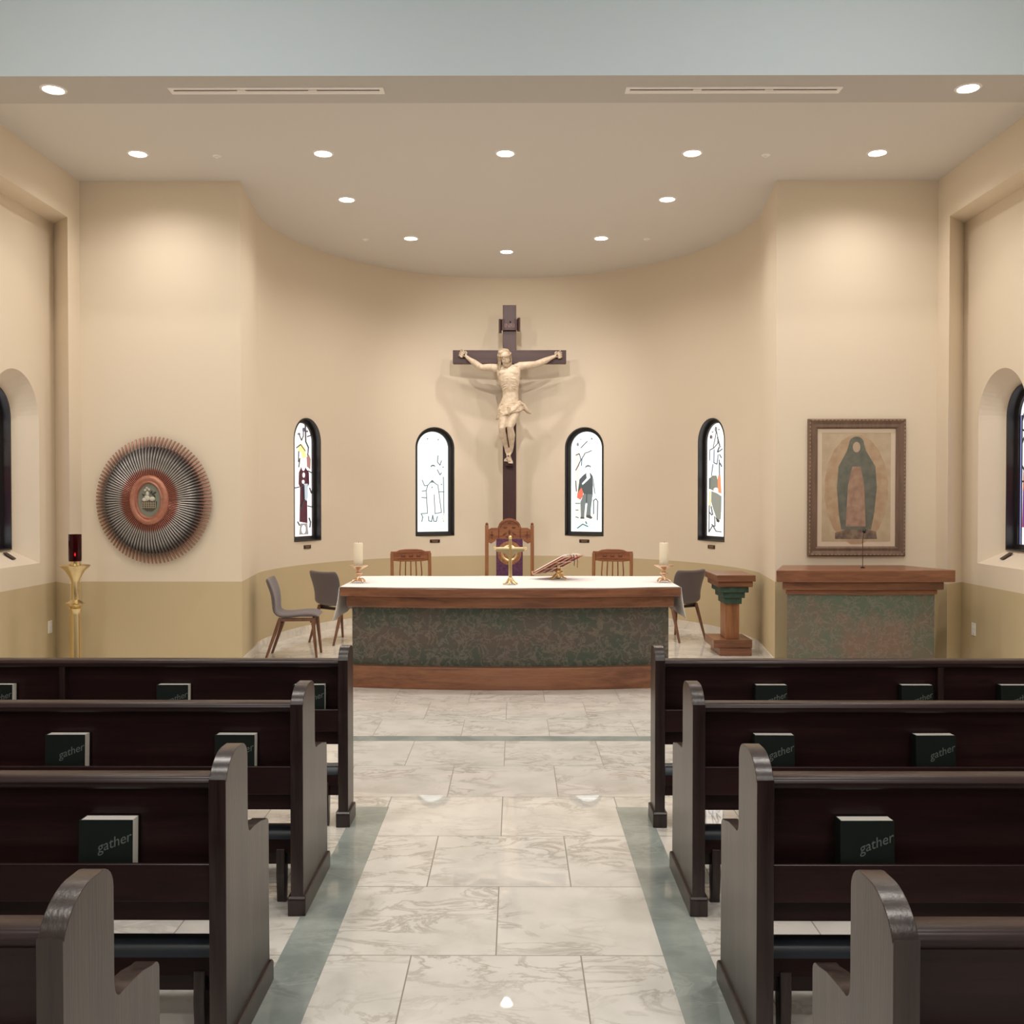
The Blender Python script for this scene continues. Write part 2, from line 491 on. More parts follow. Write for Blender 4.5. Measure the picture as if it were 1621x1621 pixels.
bm = B()
NS = 144
ring = []
for i in range(NS + 1):
    t = pi * i / NS
    ring.append((X0 + A*cos(t), DC + Bq*sin(t), X0 + (A+.4)*cos(t), DC + (Bq+.4)*sin(t)))
inner = [(r[0], r[1]) for r in ring]; outer = [(r[2], r[3]) for r in ring]
pts = inner + outer[::-1]
vb = [[bm.verts.new((p[0], p[1], z)) for p in pts] for z in (0.0, ZC + 0.02)]
n = len(pts)
for i in range(n):
    j = (i + 1) % n
    bm.faces.new((vb[0][i], vb[0][j], vb[1][j], vb[1][i]))
for k in (0, 1):
    for i in range(NS):
        bm.faces.new((vb[k][i], vb[k][i+1], vb[k][n-2-i], vb[k][n-1-i]))
wall = struct('wall_apse', bm, M_WALL)
cut = []
for x, y, th in wins:
    b = B(); prism(b, arch_pts(WINW, WINZ, WINZ + WINH, 32), 'y', -0.2, 0.7)
    cut.append(obj('cut', b, M_WALL, None, (x, y, 0), (0, 0, th)))
apply_cut(wall, cut)
wall['kind'] = 'structure'

# frontal walls with the piers beside the apse
for s, nme in ((-1, 'wall_front_left'), (1, 'wall_front_right')):
    b = B()
    prism(b, [(X0 + s*2.55, DW), (X0 + s*A, DC), (X0 + s*(A + .41), DC + 0.02), (X0 + s*4.7, DC + 0.02), (X0 + s*4.7, DW)], 'z', 0, ZC + 0.02)
    struct(nme, b, M_WALL)

# side walls: recessed field, lintel and pilaster, deep splayed window niche
NICHE_Y = 8.45
for s, nme in ((-1, 'wall_left'), (1, 'wall_right')):
    XR = X0 + s*4.32
    b = B(); box(b, min(XR, XR + s*.4), max(XR, XR + s*.4), -5.0, 9.25, 0, 6.3)
    w = struct(nme, b, M_WALL)
    # splayed niche
    c = B()
    o1 = arch_pts(0.42, 1.036, 2.77, 28); o2 = arch_pts(0.30, 1.155, 2.645, 28)
    def P3(p, x): return (x, NICHE_Y + p[0], p[1])
    e = 0.1
    # extend the flare a little out of the wall so the cut is clean
    o0 = [(p[0] + (p[0]-q[0])*e/.2, p[1] + (p[1]-q[1])*e/.2) for p, q in zip(o1, o2)]
    va = [c.verts.new(P3(p, XR - s*e)) for p in o0]
    vc = [c.verts.new(P3(p, XR + s*.2)) for p in o2]
    c.faces.new(va); c.faces.new(vc[::-1])
    for i in range(len(va)):
        j = (i + 1) % len(va); c.faces.new((va[i], vc[i], vc[j], va[j]))
    k1 = obj('cut', c, M_WALL)
    c = B(); prism(c, [(NICHE_Y + p[0], p[1]) for p in arch_pts(0.29, 1.165, 2.64, 28)], 'x', XR + s*.1, XR + s*.8)
    k2 = obj('cut', c, M_WALL)
    apply_cut(w, [k1, k2]); w['kind'] = 'structure'
    b = B(); XF = X0 + s*4.08
    prism(b, [(XF, DW + .02), (XF, 8.95), (XR, 9.18), (XR, DW + .02)], 'z', 0, 4.24)
    struct('trim_5' if s < 0 else 'trim_6', b, M_WALL)
    b = B(); box(b, min(XF, XR), max(XF, XR), 2.0, DW + .02, 4.24, ZC + .02)
    struct('trim_7' if s < 0 else 'trim_8', b, M_WALL)

# baseboards, pale marble
BH, BT = 0.10, 0.014
b = B()
for i in range(NS):
    t0, t1 = pi*i/NS, pi*(i+1)/NS
    q = [(X0 + (A - e)*cos(t), DC + (Bq - e)*sin(t)) for t, e in ((t0, BT), (t1, BT), (t1, -0.005), (t0, -0.005))]
    lo = [b.verts.new((*p, 0)) for p in q]; hi = [b.verts.new((*p, BH)) for p in q]
    b.faces.new(hi); b.faces.new((lo[0], lo[1], hi[1], hi[0]))
struct('baseboard_apse', b, M_BASE)
for s, nme in ((-1, 'baseboard_left'), (1, 'baseboard_right')):
    b = B()
    path = [(X0 + s*4.08, DW), (X0 + s*2.55, DW), (X0 + s*A, DC)]
    off = [(X0 + s*4.08, DW - BT), (X0 + s*(2.55 - BT), DW - BT), (X0 + s*(A - BT), DC)]
    prism(b, path + off[::-1], 'z', 0, BH)
    struct(nme, b, M_BASE)
    b = B()
    XR = X0 + s*4.32
    path = [(XR, -4.9), (XR, 9.18), (X0 + s*4.08, 8.95), (X0 + s*4.08, DW)]
    off = [(XR - s*BT, -4.9), (XR - s*BT, 9.155), (X0 + s*(4.08) - s*BT, 8.93), (X0 + s*4.08 - s*BT, DW - BT)]
    prism(b, path + off[::-1], 'z', 0, BH)
    struct(nme + '_side', b, M_BASE)

# ------------------------------------------------------------------ stained glass
GL = {}
def glass(col, s):
    k = (tuple(col), s)
    if k not in GL: GL[k] = emit('leaded_glass_%02d' % len(GL), col, s)
    return GL[k]

class Pane:
    """one leaded pane: coloured pieces laid on the arched sheet"""
    def __init__(self, cx, zb, sx, sy, base, bs):
        self.bm = B(); self.mats = []; self.k = 0
        self.cx, self.zb, self.sx, self.sy = cx, zb, sx, sy
        prism(self.bm, arch_pts(0.226, 0.055, WINH - 0.055, 28), 'y', 0.0, 0.006, self.mi(base, bs))
    def mi(self, col, s):
        m = glass(col, s)
        if m not in self.mats: self.mats.append(m)
        return self.mats.index(m)
    def q(self, p): return ((p[0] - self.cx) / self.sx, 0.06 + (self.zb - p[1]) / self.sy)
    def poly(self, pts, col, s=1.0):
        self.k += 1
        prism(self.bm, [self.q(p) for p in pts], 'y', -0.0006*self.k - 0.0004, 0.0, self.mi(col, s))
    def line(self, pts, w=5, col=(0.03, 0.03, 0.035), s=0.6):
        self.k += 1
        mi = self.mi(col, s)
        P = [Vector(self.q(p)) for p in pts]
        hw = w * 2.0 / self.sy / 2
        for a, b in zip(P, P[1:]):
            d = (b - a)
            if d.length < 1e-6: continue
            d.normalize(); nn = Vector((-d.y, d.x)) * hw; e = d * hw * 0.5
            prism(self.bm, [tuple(a - nn - e), tuple(b - nn + e), tuple(b + nn + e), tuple(a + nn - e)], 'y', -0.0006*self.k - 0.0004, 0.0, mi)
    def oval(self, c, rx, ry, col, s=1.0, a0=0, a1=360):
        self.poly([(c[0] + rx*cos(R(a0 + (a1-a0)*i/18)), c[1] + ry*sin(R(a0 + (a1-a0)*i/18))) for i in range(18 if a1 - a0 >= 360 else 19)], col, s)

LEAD = (0.05, 0.06, 0.065)
W_ = (0.90, 0.97, 1.0)

def pane_brown():
    p = Pane(182, 1455, 680, 960, (1.0, 0.93, 0.93), 1.25)
    p.poly([(185, 660), (245, 660), (295, 720), (300, 850), (268, 900), (272, 1310), (160, 1290), (170, 900), (148, 850), (155, 720)], (0.085, 0.022, 0.035), 0.8)
    p.poly([(222, 850), (278, 850), (282, 1000), (262, 1050), (232, 1030)], (0.50, 0.58, 0.66), 0.9)
    p.poly([(172, 1310), (268, 1310), (285, 1440), (155, 1440)], (0.35, 0.33, 0.32), 0.8)
    p.oval((215, 1380), 30, 50, (1, .93, .9), 1.2)
    p.oval((215, 640), 26, 62, (1, .92, .88), 1.2)
    p.oval((220, 750), 17, 30, (1, .92, .88), 1.2)
    p.oval((212, 828), 17, 22, (1, .92, .88), 1.2)
    p.poly([(150, 420), (190, 385), (240, 440), (255, 540), (205, 560), (190, 490), (140, 470)], (1.0, 0.78, 0.32), 1.0)
    p.poly([(262, 540), (290, 510), (318, 560), (312, 680), (268, 650)], (0.42, 0.22, 0.20), 0.8)
    for l in ([(150, 270), (190, 350), (215, 300), (215, 210)], [(120, 440), (175, 400), (240, 470)], [(150, 480), (145, 600)], [(165, 560), (150, 660)],
              [(280, 700), (330, 720)], [(285, 430), (275, 520)], [(270, 300), (325, 280)], [(100, 900), (150, 890)], [(275, 1110), (325, 1120)],
              [(130, 1290), (155, 1330)], [(290, 1250), (310, 1300), (300, 1360)], [(300, 900), (325, 960)], [(240, 160), (245, 360), (285, 430)], [(170, 890), (215, 870), (220, 1040), (165, 1150)]):
        p.line(l, 6, LEAD)
    p.oval((215, 225), 11, 24, (0.12, 0.10, 0.14)); p.oval((263, 240), 9, 12, (0.2, 0.12, 0.15)); p.oval((150, 280), 13, 12, (0.12, 0.10, 0.14))
    return p

def pane_white():
    p = Pane(305, 1440, 977, 974, (0.88, 0.98, 1.0), 1.2)
    g = (0.12, 0.16, 0.17)
    p.poly([(240, 820), (375, 815), (432, 1200), (220, 1200)], (0.97, 0.98, 1.0), 1.15)
    p.poly([(272, 585), (285, 562), (310, 552), (338, 562), (348, 590), (330, 578), (300, 572), (285, 590)], g, 0.9)
    for l in ([(160, 760), (190, 835), (235, 830), (295, 765), (345, 805), (380, 825), (430, 1190), (340, 1205), (325, 950)],
              [(235, 830), (215, 900), (232, 1200), (140, 1205)], [(155, 905), (215, 900)], [(395, 915), (470, 915)], [(458, 715), (466, 1200)],
              [(380, 430), (375, 520), (410, 560), (430, 500)], [(370, 620), (410, 690), (430, 660)], [(245, 1240), (250, 1300), (290, 1310), (305, 1225), (320, 1305), (355, 1310), (372, 1240)],
              [(145, 1210), (165, 1250), (150, 1310)], [(465, 1215), (450, 1270), (462, 1310)], [(150, 990), (210, 995)], [(290, 860), (305, 850)]):
        p.line(l, 6, g, 0.9)
    p.poly([(255, 800), (300, 755), (345, 800), (300, 790)], g, 0.9)
    for c in ((232, 212), (383, 220), (430, 815), (452, 585)): p.oval(c, 8, 9, g, 0.9)
    p.poly([(440, 1215), (490, 1230), (500, 1310), (455, 1300)], (0.9, 0.9, 0.6), 1.3)
    return p

def pane_suit():
    p = Pane(340, 1430, 955, 970, (0.90, 0.99, 1.0), 1.5)
    d = (0.085, 0.10, 0.105); g = (0.18, 0.21, 0.21)
    p.poly([(190, 395), (235, 385), (240, 640), (225, 860), (190, 1060), (185, 640)], (0.95, 0.72, 0.62), 1.1)
    p.poly([(190, 1060), (250, 1065), (420, 1195), (465, 1240), (440, 1300), (330, 1300), (190, 1250)], (0.95, 0.88, 0.66), 1.2)
    p.poly([(200, 1300), (260, 1275), (330, 1310), (495, 1300), (500, 1400), (200, 1405)], (0.62, 0.85, 0.88), 1.2)
    p.poly([(265, 850), (300, 855), (290, 960), (255, 1015), (205, 985), (222, 890)], (0.75, 0.16, 0.10), 1.0)
    p.poly([(240, 740), (290, 690), (335, 655), (395, 660), (425, 700), (425, 940), (345, 960), (300, 935), (270, 850), (230, 900), (212, 960)], d, 0.9)
    p.poly([(300, 935), (425, 940), (400, 1130), (395, 1230), (335, 1230), (350, 1060), (325, 1060), (305, 1255), (262, 1255), (255, 1040)], g, 0.9)
    p.poly([(335, 1215), (390, 1215), (425, 1250), (400, 1265), (335, 1245)], d, 0.8)
    p.poly([(255, 1240), (308, 1240), (310, 1265), (255, 1265)], d, 0.8)
    p.poly([(335, 665), (385, 665), (392, 720), (350, 760), (285, 815), (278, 795), (345, 725)], (0.95, 1, 1), 1.4)
    p.oval((360, 612), 34, 55, (0.98, 0.98, 0.97), 1.4)
    p.poly([(318, 600), (325, 565), (360, 548), (395, 562), (402, 595), (380, 575), (345, 578)], g, 0.8)
    p.poly([(425, 700), (440, 740), (468, 940), (445, 930), (425, 800)], (0.35, 0.40, 0.40), 1.0)
    for l in ([(270, 560), (275, 470), (320, 395), (370, 380), (410, 362)], [(262, 325), (300, 285), (350, 240)], [(190, 420), (240, 400), (262, 480), (225, 560), (190, 620)],
              [(440, 1020), (470, 1000), (495, 1030), (490, 1280)], [(440, 1020), (440, 1200)], [(185, 1060), (250, 1060)], [(215, 1390), (290, 1335), (360, 1365)],
              [(190, 1150), (225, 1150)], [(345, 940), (340, 1040)], [(190, 1240), (230, 1250)], [(190, 760), (200, 900)], [(330, 1300), (345, 1330)]):
        p.line(l, 6, (0.07, 0.085, 0.085), 0.9)
    p.oval((220, 278), 14, 24, (0.2, 0.22, 0.22)); p.oval((413, 207), 12, 12, (0.2, 0.22, 0.22)); p.oval((262, 212), 9, 9, (0.3, 0.3, 0.3))
    return p

def pane_grey():
    p = Pane(311, 1440, 735, 960, (1.0, 0.99, 0.94), 1.4)
    g = (0.23, 0.24, 0.20)
    p.poly([(215, 430), (255, 420), (300, 470), (325, 440), (335, 720), (195, 700), (195, 500)], (0.80, 0.88, 1.0), 1.3)
    p.poly([(318, 740), (352, 740), (368, 950), (322, 940), (300, 820)], (0.85, 0.27, 0.13), 1.0)
    p.poly([(182, 920), (202, 930), (205, 1100), (185, 1090)], (0.95, 0.60, 0.25), 1.0)
    p.poly([(188, 770), (230, 738), (292, 740), (310, 800), (312, 905), (250, 920), (190, 895)], g, 0.9)
    p.poly([(215, 920), (300, 945), (368, 980), (365, 1150), (355, 1250), (300, 1250), (240, 1120), (210, 1040)], (0.27, 0.28, 0.24), 0.9)
    p.poly([(280, 1225), (345, 1260), (330, 1285), (300, 1275)], (0.06, 0.06, 0.06), 0.8)
    p.oval((285, 905), 34, 24, (1, .97, .9), 1.3)
    for l in ([(240, 410), (265, 330), (290, 220), (310, 300), (310, 370), (250, 420), (190, 440), (185, 560)], [(255, 440), (252, 590), (300, 610), (320, 500)], [(240, 610), (215, 740)],
              [(320, 470), (380, 440)], [(340, 500), (370, 540)], [(335, 560), (340, 740)], [(185, 1090), (180, 1400), (240, 1320), (290, 1385), (370, 1390)], [(225, 1200), (180, 1160)],
              [(270, 1215), (275, 1330)], [(225, 1310), (265, 1330)], [(190, 895), (190, 770)], [(215, 1100), (240, 1195)], [(350, 600), (375, 640)], [(310, 300), (345, 400), (310, 470)]):
        p.line(l, 6, (0.10, 0.11, 0.12), 0.9)
    p.oval((286, 205), 12, 30, (0.2, 0.2, 0.2)); p.oval((213, 290), 14, 22, (0.12, 0.1, 0.1)); p.oval((236, 233), 9, 10, (0.3, 0.3, 0.3)); p.oval((332, 212), 9, 10, (0.3, 0.3, 0.3)); p.oval((350, 410), 12, 12, (0.3, 0.3, 0.3))
    return p

def pane_side(flip):
    p = Pane(0, 0, 1 / 0.001, 1 / 0.001, (0.95, 0.92, 0.98), 1.1)
    f = -1 if flip else 1
    Pq = lambda l: [(f*x, -y) for x, y in l]
    p.poly(Pq([(-222, 0), (-200, 0), (-200, 1150), (-222, 1150)]), (0.32, 0.34, 0.75), 0.9)
    p.poly(Pq([(-185, 150), (-90, 150), (-60, 650), (-110, 800), (-170, 640)]), (0.55, 0.10, 0.04), 1.0)
    p.poly(Pq([(-175, 150), (-130, 160), (-130, 420), (-175, 500)]), (0.17, 0.06, 0.24), 1.0)
    p.poly(Pq([(-150, 700), (-90, 760), (-100, 1000), (-160, 950)]), (0.85, 0.55, 0.25), 1.0)
    p.poly(Pq([(-60, 150), (110, 150), (120, 700), (60, 950), (-40, 950), (-70, 600)]), (0.10, 0.12, 0.40), 0.9)
    p.oval((0, -1060), 55, 70, (1, .85, .7), 1.1)
    for l in ([(-195, 0), (-195, 1150)], [(-195, 1100), (-150, 1180), (-110, 1110)], [(-195, 900), (-160, 950)], [(-190, 700), (-150, 660)], [(-120, 1250), (-80, 1150)], [(-180, 1020), (-140, 1010)], [(-190, 560), (-160, 560)], [(-100, 1000), (-60, 1100), (0, 1150)]):
        p.line(Pq(l), 8, LEAD)
    return p

def window(name, loc, th, pane, glabel):
    w = bpy.data.objects.new(name, None); link(w)
    w.location = loc; w.rotation_euler = (0, 0, th); w['kind'] = 'structure'
    # frame: thin lining to the wall face plus the ring that holds the pane
    b = B()
    o = arch_pts(WINW - 0.001, 0.001, WINH - 0.001, 32)
    def ringp(d): return arch_pts(WINW - d, d, WINH - d, 32)
    def loop(pts, y): return [b.verts.new((p[0], y, p[1])) for p in pts]
    L_ = [loop(ringp(0.001), -0.016), loop(ringp(0.014), -0.016), loop(ringp(0.014), 0.055), loop(ringp(0.055), 0.062), loop(ringp(0.060), 0.10), loop(ringp(0.001), 0.10)]
    for a, c in zip(L_, L_[1:] + L_[:1]):
        for i in range(len(a)):
            j = (i + 1) % len(a); b.faces.new((a[i], a[j], c[j], c[i]))
    obj('window_frame', b, M_FRAME, w)
    b = pane.bm
    g = obj('stained_glass', b, pane.mats, w, (0, 0.085, 0))
    g['label'] = glabel
    return w

gl = ['stained glass with a figure in a dark brown robe', 'very pale stained glass with a white robed figure',
      'stained glass with a figure in a grey suit and red cloth', 'stained glass with a kneeling figure in grey']
for i, ((x, y, th), pf, gg) in enumerate(zip(wins, (pane_brown, pane_white, pane_suit, pane_grey), gl)):
    window('window_%d' % (i + 1), (x, y, WINZ), th, pf(), gg)
window('window_5', (X0 - 4.52, NICHE_Y, 1.165), pi/2, pane_side(True), 'stained glass with red and blue figure')
window('window_6', (X0 + 4.52, NICHE_Y, 1.165), -pi/2, pane_side(False), 'stained glass with red and blue figure')

# plaques
pl_lab = ['small dark plaque under the brown-robed stained glass window', 'small dark plaque under the pale white-robed stained glass window',
          'small dark plaque under the grey-suited stained glass window', 'small dark plaque under the grey kneeling-figure stained glass window']
for (x, y, th), lb in zip(wins, pl_lab):
    b = B(); box(b, -0.072, 0.072, -0.012, 0.006, -0.022, 0.022)
    for k in range(3): box(b, -0.05 + 0.006*k, 0.05 - 0.006*k, -0.0135, -0.011, 0.010 - 0.011*k, 0.013 - 0.011*k, 1)
    o = obj('plaque', b, [M_PLAQUE, M_COPPERB], None, (x - 0.0*sin(th), y, 1.045), (0, 0, th))
    # seat the plaque on the curved wall
    o.location = (x + 0.004*sin(-th), y + 0.004*cos(th), 1.045)
    tag(o, lb, 'plaque', 'plaques under the windows'); bevel(o, 0.002, 1)
b = B(); box(b, -0.05, 0.05, -0.03, 0.03, 0, 0.008)
o = obj('plaque', b, M_PLAQUE, None, (X0 + 4.44, 8.58, 1.118), (0, R(-33), 0)); tag(o, 'small dark plaque lying on the sloped sill of the right side window', 'plaque', 'plaques under the windows')
b = B(); box(b, -0.05, 0.05, -0.03, 0.03, 0, 0.008)
o = obj('plaque', b, M_PLAQUE, None, (X0 - 4.44, 8.56, 1.118), (0, R(33), 0)); tag(o, 'small dark plaque lying on the sloped sill of the left side window', 'plaque', 'plaques under the windows')

# outlets
for s, lb in ((-1, 'white wall outlet beside the tall red sanctuary lamp'), (1, 'white wall outlet on the olive wall right of the lectern')):
    X = X0 + s*4.32
    t = thing('wall_outlet', lb, 'outlet', (X, 9.05 if s < 0 else 8.93, 0.42), 0, 'wall outlets')
    b = B(); box(b, -0.006, 0.006, -0.036, 0.036, -0.058, 0.058)
    bevel(obj('cover_plate', b, M_WHITE, t), 0.002, 1)
    b = B()
    for z in (-0.022, 0.022): box(b, -0.008, 0.008, -0.015, 0.015, z - 0.014, z + 0.014)
    obj('socket', b, M_VENT, t)

# ------------------------------------------------------------------ ceiling fittings
M_BULB = emit('lit_lamp_face', (1.0, 0.90, 0.72), 14.0)
M_REFL = mat('lamp_reflector', (0.85, 0.80, 0.70), 0.25, 0.6)
def downlight(x, y, z, label, energy=P_DOWN, aim=None, spot=R(152), blend=1.0):
    t = thing('recessed_light', label, 'ceiling light', (x, y, z), 0, 'recessed ceiling lights')
    b = B()
    lathe(b, [(0.074, 0.0), (0.074, -0.006), (0.090, -0.004), (0.094, 0.0)], 32)
    obj('trim_ring', b, M_VENT, t, smooth=40)
    b = B()
    lathe(b, [(0.0, -0.0035), (0.074, -0.0035), (0.074, -0.001), (0.0, -0.001)], 32)
    obj('lens', b, M_BULB, t)
    rot = (0, 0, 0)
    if aim:
        v = Vector(aim) - Vector((x, y, z))
        rot = v.to_track_quat('-Z', 'Y').to_euler()
    lamp('lamp_glow', 'SPOT', (0, 0, -0.02), energy, WARM, 0.05, rot, spot, blend, parent=t)
    return t
dl = [(-3.35, 7.02, 4.60, 'recessed ceiling light at far left in the dropped soffit'),
      (3.27, 7.02, 4.60, 'recessed ceiling light at far right in the dropped soffit'),
      (-3.305, 8.47, ZC, 'recessed ceiling light above the sunburst wall'),
      (-1.683, 8.47, ZC, 'recessed ceiling light left of the crucifix, nearest row'),
      (-0.089, 8.47, ZC, 'recessed ceiling light on the centre line, nearer one'),
      (1.544, 8.47, ZC, 'recessed ceiling light right of the crucifix, nearest row'),
      (3.16, 8.47, ZC, 'recessed ceiling light above the framed picture wall'),
      (-1.705, 9.776, ZC, 'recessed ceiling light left of centre, middle of the arc'),
      (1.532, 9.776, ZC, 'recessed ceiling light right of centre, middle of the arc'),
      (-1.216, 11.24, ZC, 'recessed ceiling light in the apse, left of the deepest one'),
      (0.995, 11.24, ZC, 'recessed ceiling light in the apse, right of the deepest one'),
      (-0.109, 11.85, ZC, 'recessed ceiling light deepest in the apse above the crucifix')]
for x, y, z, lb in dl: downlight(x, y, z, lb)
# adjustable accents in three of the same housings, turned to the crucifix
for x, e in ((-0.089, P_ACC), (-1.683, P_ACC*0.45), (1.544, P_ACC*0.45)):
    v = Vector((-0.09, 12.7, 3.0)) - Vector((x, 8.47, 4.6))
    lamp('accent_lamp', 'SPOT', (x, 8.47, 4.6), e, WARM, 0.04, v.to_track_quat('-Z', 'Y').to_euler(), R(50), 1.0)

for x, y, lb in ((-2.63, 8.52, 'white ceiling sprinkler near the left pier'), (2.20, 8.52, 'white ceiling sprinkler near the right pier'),
                 (-1.75, 11.28, 'white ceiling sprinkler in the left of the apse'), (1.53, 11.28, 'white ceiling sprinkler in the right of the apse')):
    b = B(); lathe(b, [(0.0, -0.018), (0.014, -0.018), (0.016, -0.008), (0.036, -0.005), (0.040, 0.0), (0, 0)], 20)
    tag(obj('sprinkler', b, M_VENT, None, (x, y, ZC), smooth=40), lb, 'sprinkler', 'ceiling sprinklers')

for x0, x1, lb in ((-2.51, -0.955, 'long white slot air vent in the soffit, left one'), (0.798, 2.357, 'long white slot air vent in the soffit, right one')):
    t = thing('air_vent', lb, 'vent', ((x0 + x1)/2, 7.035, 4.60), 0, 'slot air vents')
    h = (x1 - x0)/2
    b = B()
    for y0, y1 in ((-0.055, -0.022), (0.022, 0.055)): box(b, -h, h, y0, y1, -0.008, 0.0)
    for sx in (-1, 1): box(b, min(sx*h, sx*(h-0.03)), max(sx*h, sx*(h-0.03)), -0.022, 0.022, -0.008, 0.0)
    for k in range(1, 3):
        xx = -h + 2*h*k/3; box(b, xx - 0.03, xx + 0.03, -0.008, 0.022, -0.005, 0)
    obj('vent_frame', b, M_VENT, t)
    b = B(); box(b, -h + 0.03, h - 0.03, -0.022, 0.022, -0.001, 0.0)
    obj('slot', b, M_DARK, t)
    b = B(); box(b, -h + 0.03, h - 0.03, 0.006, 0.022, -0.006, -0.001)
    obj('blade', b, M_VENT, t)

# ------------------------------------------------------------------ altar
def bow(hw, yc, ye, yb, n=24, c=0.0, tp=0.0):
    pts = []
    for i in range(n + 1):
        u = -1 + 2*i/n
        pts.append((c + hw*u, yc + (ye - yc)*u*u))
    return pts + [(c + hw - tp, yb), (c - hw + tp, yb)]
AX, AY = -0.045, 8.7
def al(hw, yc, ye, yb): return [(p[0], p[1] - AY) for p in bow(hw, yc, ye, yb)]
altar = thing('altar', 'bowed oak altar with patinated relief panel under a white cloth', 'altar', (AX, AY, 0))
b = B(); prism(b, al(1.41, 8.17, 8.31, 9.26), 'z', 0.0, 0.19); bevel(obj('plinth', b, M_OAK, altar), 0.006)
b = B(); prism(b, al(1.378, 8.25, 8.38, 9.22), 'z', 0.19, 0.70); obj('relief_panel', b, M_BRONZE, altar)
b = B(); prism(b, al(1.41, 8.145, 8.275, 9.30), 'z', 0.70, 0.80); bevel(obj('moulding', b, M_OAK, altar), 0.012, 3)
b = B(); prism(b, al(1.45, 8.07, 8.20, 9.34), 'z', 0.80, 0.873); bevel(obj('tabletop', b, M_OAK, altar), 0.005)

# cloth: over the top, hanging at both ends
b = B()
NV = 16
xs = [-1.485, -1.475, -1.466, -1.458] + [-1.45 + 2.9*i/48 for i in range(49)] + [1.458, 1.466, 1.475, 1.483]
rows = []
def cz(i, v):
    n = len(xs)
    if i < 4: return (0.585 + 0.012*v, 0.68, 0.77, 0.872)[i]
    if i >= n - 4: return (0.872, 0.77, 0.68, 0.60 + 0.012*v)[i - (n - 4)]
    return 0.8765
for j in range(NV + 1):
    v = j / NV
    r = []
    for i, x in enumerate(xs):
        u = max(-1, min(1, x / 1.45))
        yf = 8.07 + 0.13*u*u + 0.012 + 0.007*sin(x*5.1) + 0.004*sin(x*11 + 1)
        y = yf + (9.33 - yf)*v
        z = cz(i, v) + (0.0012*sin(x*7 + y*3) if 4 <= i < len(xs) - 4 else 0)
        dx = 0.006*sin(v*14 + i)*(1 if i < 3 or i > len(xs) - 4 else 0)
        if i < 3: dx -= 0.02*(3 - i)*0.5*(1 - v*0.4)
        if i > len(xs) - 4: dx += 0.016*(i - len(xs) + 4)*0.5*(1 - v*0.4)
        r.append(b.verts.new((x + dx, y - AY, z)))
    rows.append(r)
for a, c in zip(rows, rows[1:]):
    for i in range(len(xs) - 1): b.faces.new((a[i], a[i+1], c[i+1], c[i]))
cl = obj('altar_cloth', b, M_CLOTH, None, (AX, AY, 0), smooth=60)
so = cl.modifiers.new('solid', 'SOLIDIFY'); so.thickness = 0.003; so.offset = 1
tag(cl, 'white linen cloth spread over the altar top', 'altar cloth')
TOPZ = 0.880

# candlesticks and candles
def candle_set(x, y, side):
    t = thing('candlestick', 'rose gold candlestick on the %s end of the altar' % side, 'candlestick', (x, y, TOPZ), 0, 'altar candlesticks')
    b = B()
    lathe(b, [(0, 0.012), (0.030, 0.012), (0.034, 0.020), (0.022, 0.034), (0.013, 0.052), (0.015, 0.062), (0.034, 0.078), (0.036, 0.086), (0.015, 0.098), (0.014, 0.112),
              (0.028, 0.120), (0.050, 0.132), (0.084, 0.148), (0.088, 0.155), (0.080, 0.156), (0.046, 0.148), (0.0, 0.148)], 36)
    obj('stem', b, M_COPPERB, t, smooth=35)
    for k in range(4):
        a = pi/4 + k*pi/2; b = B()
        pts = [(cos(a)*r, sin(a)*r, z) for r, z in ((0.02, 0.03), (0.045, 0.030), (0.062, 0.016), (0.075, 0.006))]
        tube(b, pts, [0.011, 0.012, 0.011, 0.006], 10)
        obj('foot', b, M_COPPERB, t, smooth=50)
    b = B()
    lathe(b, [(0, 0.0), (0.040, 0.0), (0.041, 0.006), (0.041, 0.195), (0.037, 0.206), (0.028, 0.203), (0.010, 0.198), (0, 0.198)], 32)
    c = obj('candle', b, M_WAX, None, (x, y, TOPZ + 0.149), smooth=40)
    tag(c, 'cream pillar candle standing on the %s altar candlestick' % side, 'candle', 'altar candles')
    b = B(); tube(b, [(0, 0, 0.197), (0.002, 0, 0.21), (0.006, 0, 0.216)], 0.0015, 6)
    obj('wick', b, M_DARK, c)
candle_set(-1.405, 8.60, 'left')
candle_set(1.335, 8.66, 'right')

# standing altar cross
ac = thing('altar_cross', 'gold standing cross on the altar in front of the tall chair', 'cross', (-0.045, 8.42, TOPZ))
b = B()
tube(b, [(0, 0, 0.045), (0, 0, 0.40)], [0.016, 0.013], 8)
ball(b, (0, 0, 0.413), 0.017, 2)
obj('upright', b, M_GOLD, ac, smooth=40)
b = B()
tube(b, [(-0.13, 0, 0.318), (0.13, 0, 0.318)], 0.009, 8)
for s in (-1, 1):
    ball(b, (s*0.135, 0, 0.318), 0.013, 2)
    prism(b, [(s*0.125, 0.312), (s*0.010, 0.312), (s*0.010, 0.205), (s*0.022, 0.245), (s*0.045, 0.272), (s*0.08, 0.285), (s*0.118, 0.288)], 'y', -0.004, 0.004)
obj('crossbar', b, M_GOLD, ac, smooth=40)
b = B(); lathe(b, [(0, 0.03), (0.022, 0.032), (0.024, 0.05), (0.016, 0.062), (0, 0.062)], 20); obj('collar', b, M_GOLD, ac, smooth=40)
for k in range(6):
    a = k*pi/3 + 0.26; b = B()
    tube(b, [(cos(a)*r, sin(a)*r, z) for r, z in ((0.012, 0.055), (0.025, 0.034), (0.042, 0.014), (0.066, 0.006))], [0.008, 0.009, 0.009, 0.006], 8)
    obj('foot', b, M_GOLD, ac, smooth=50)

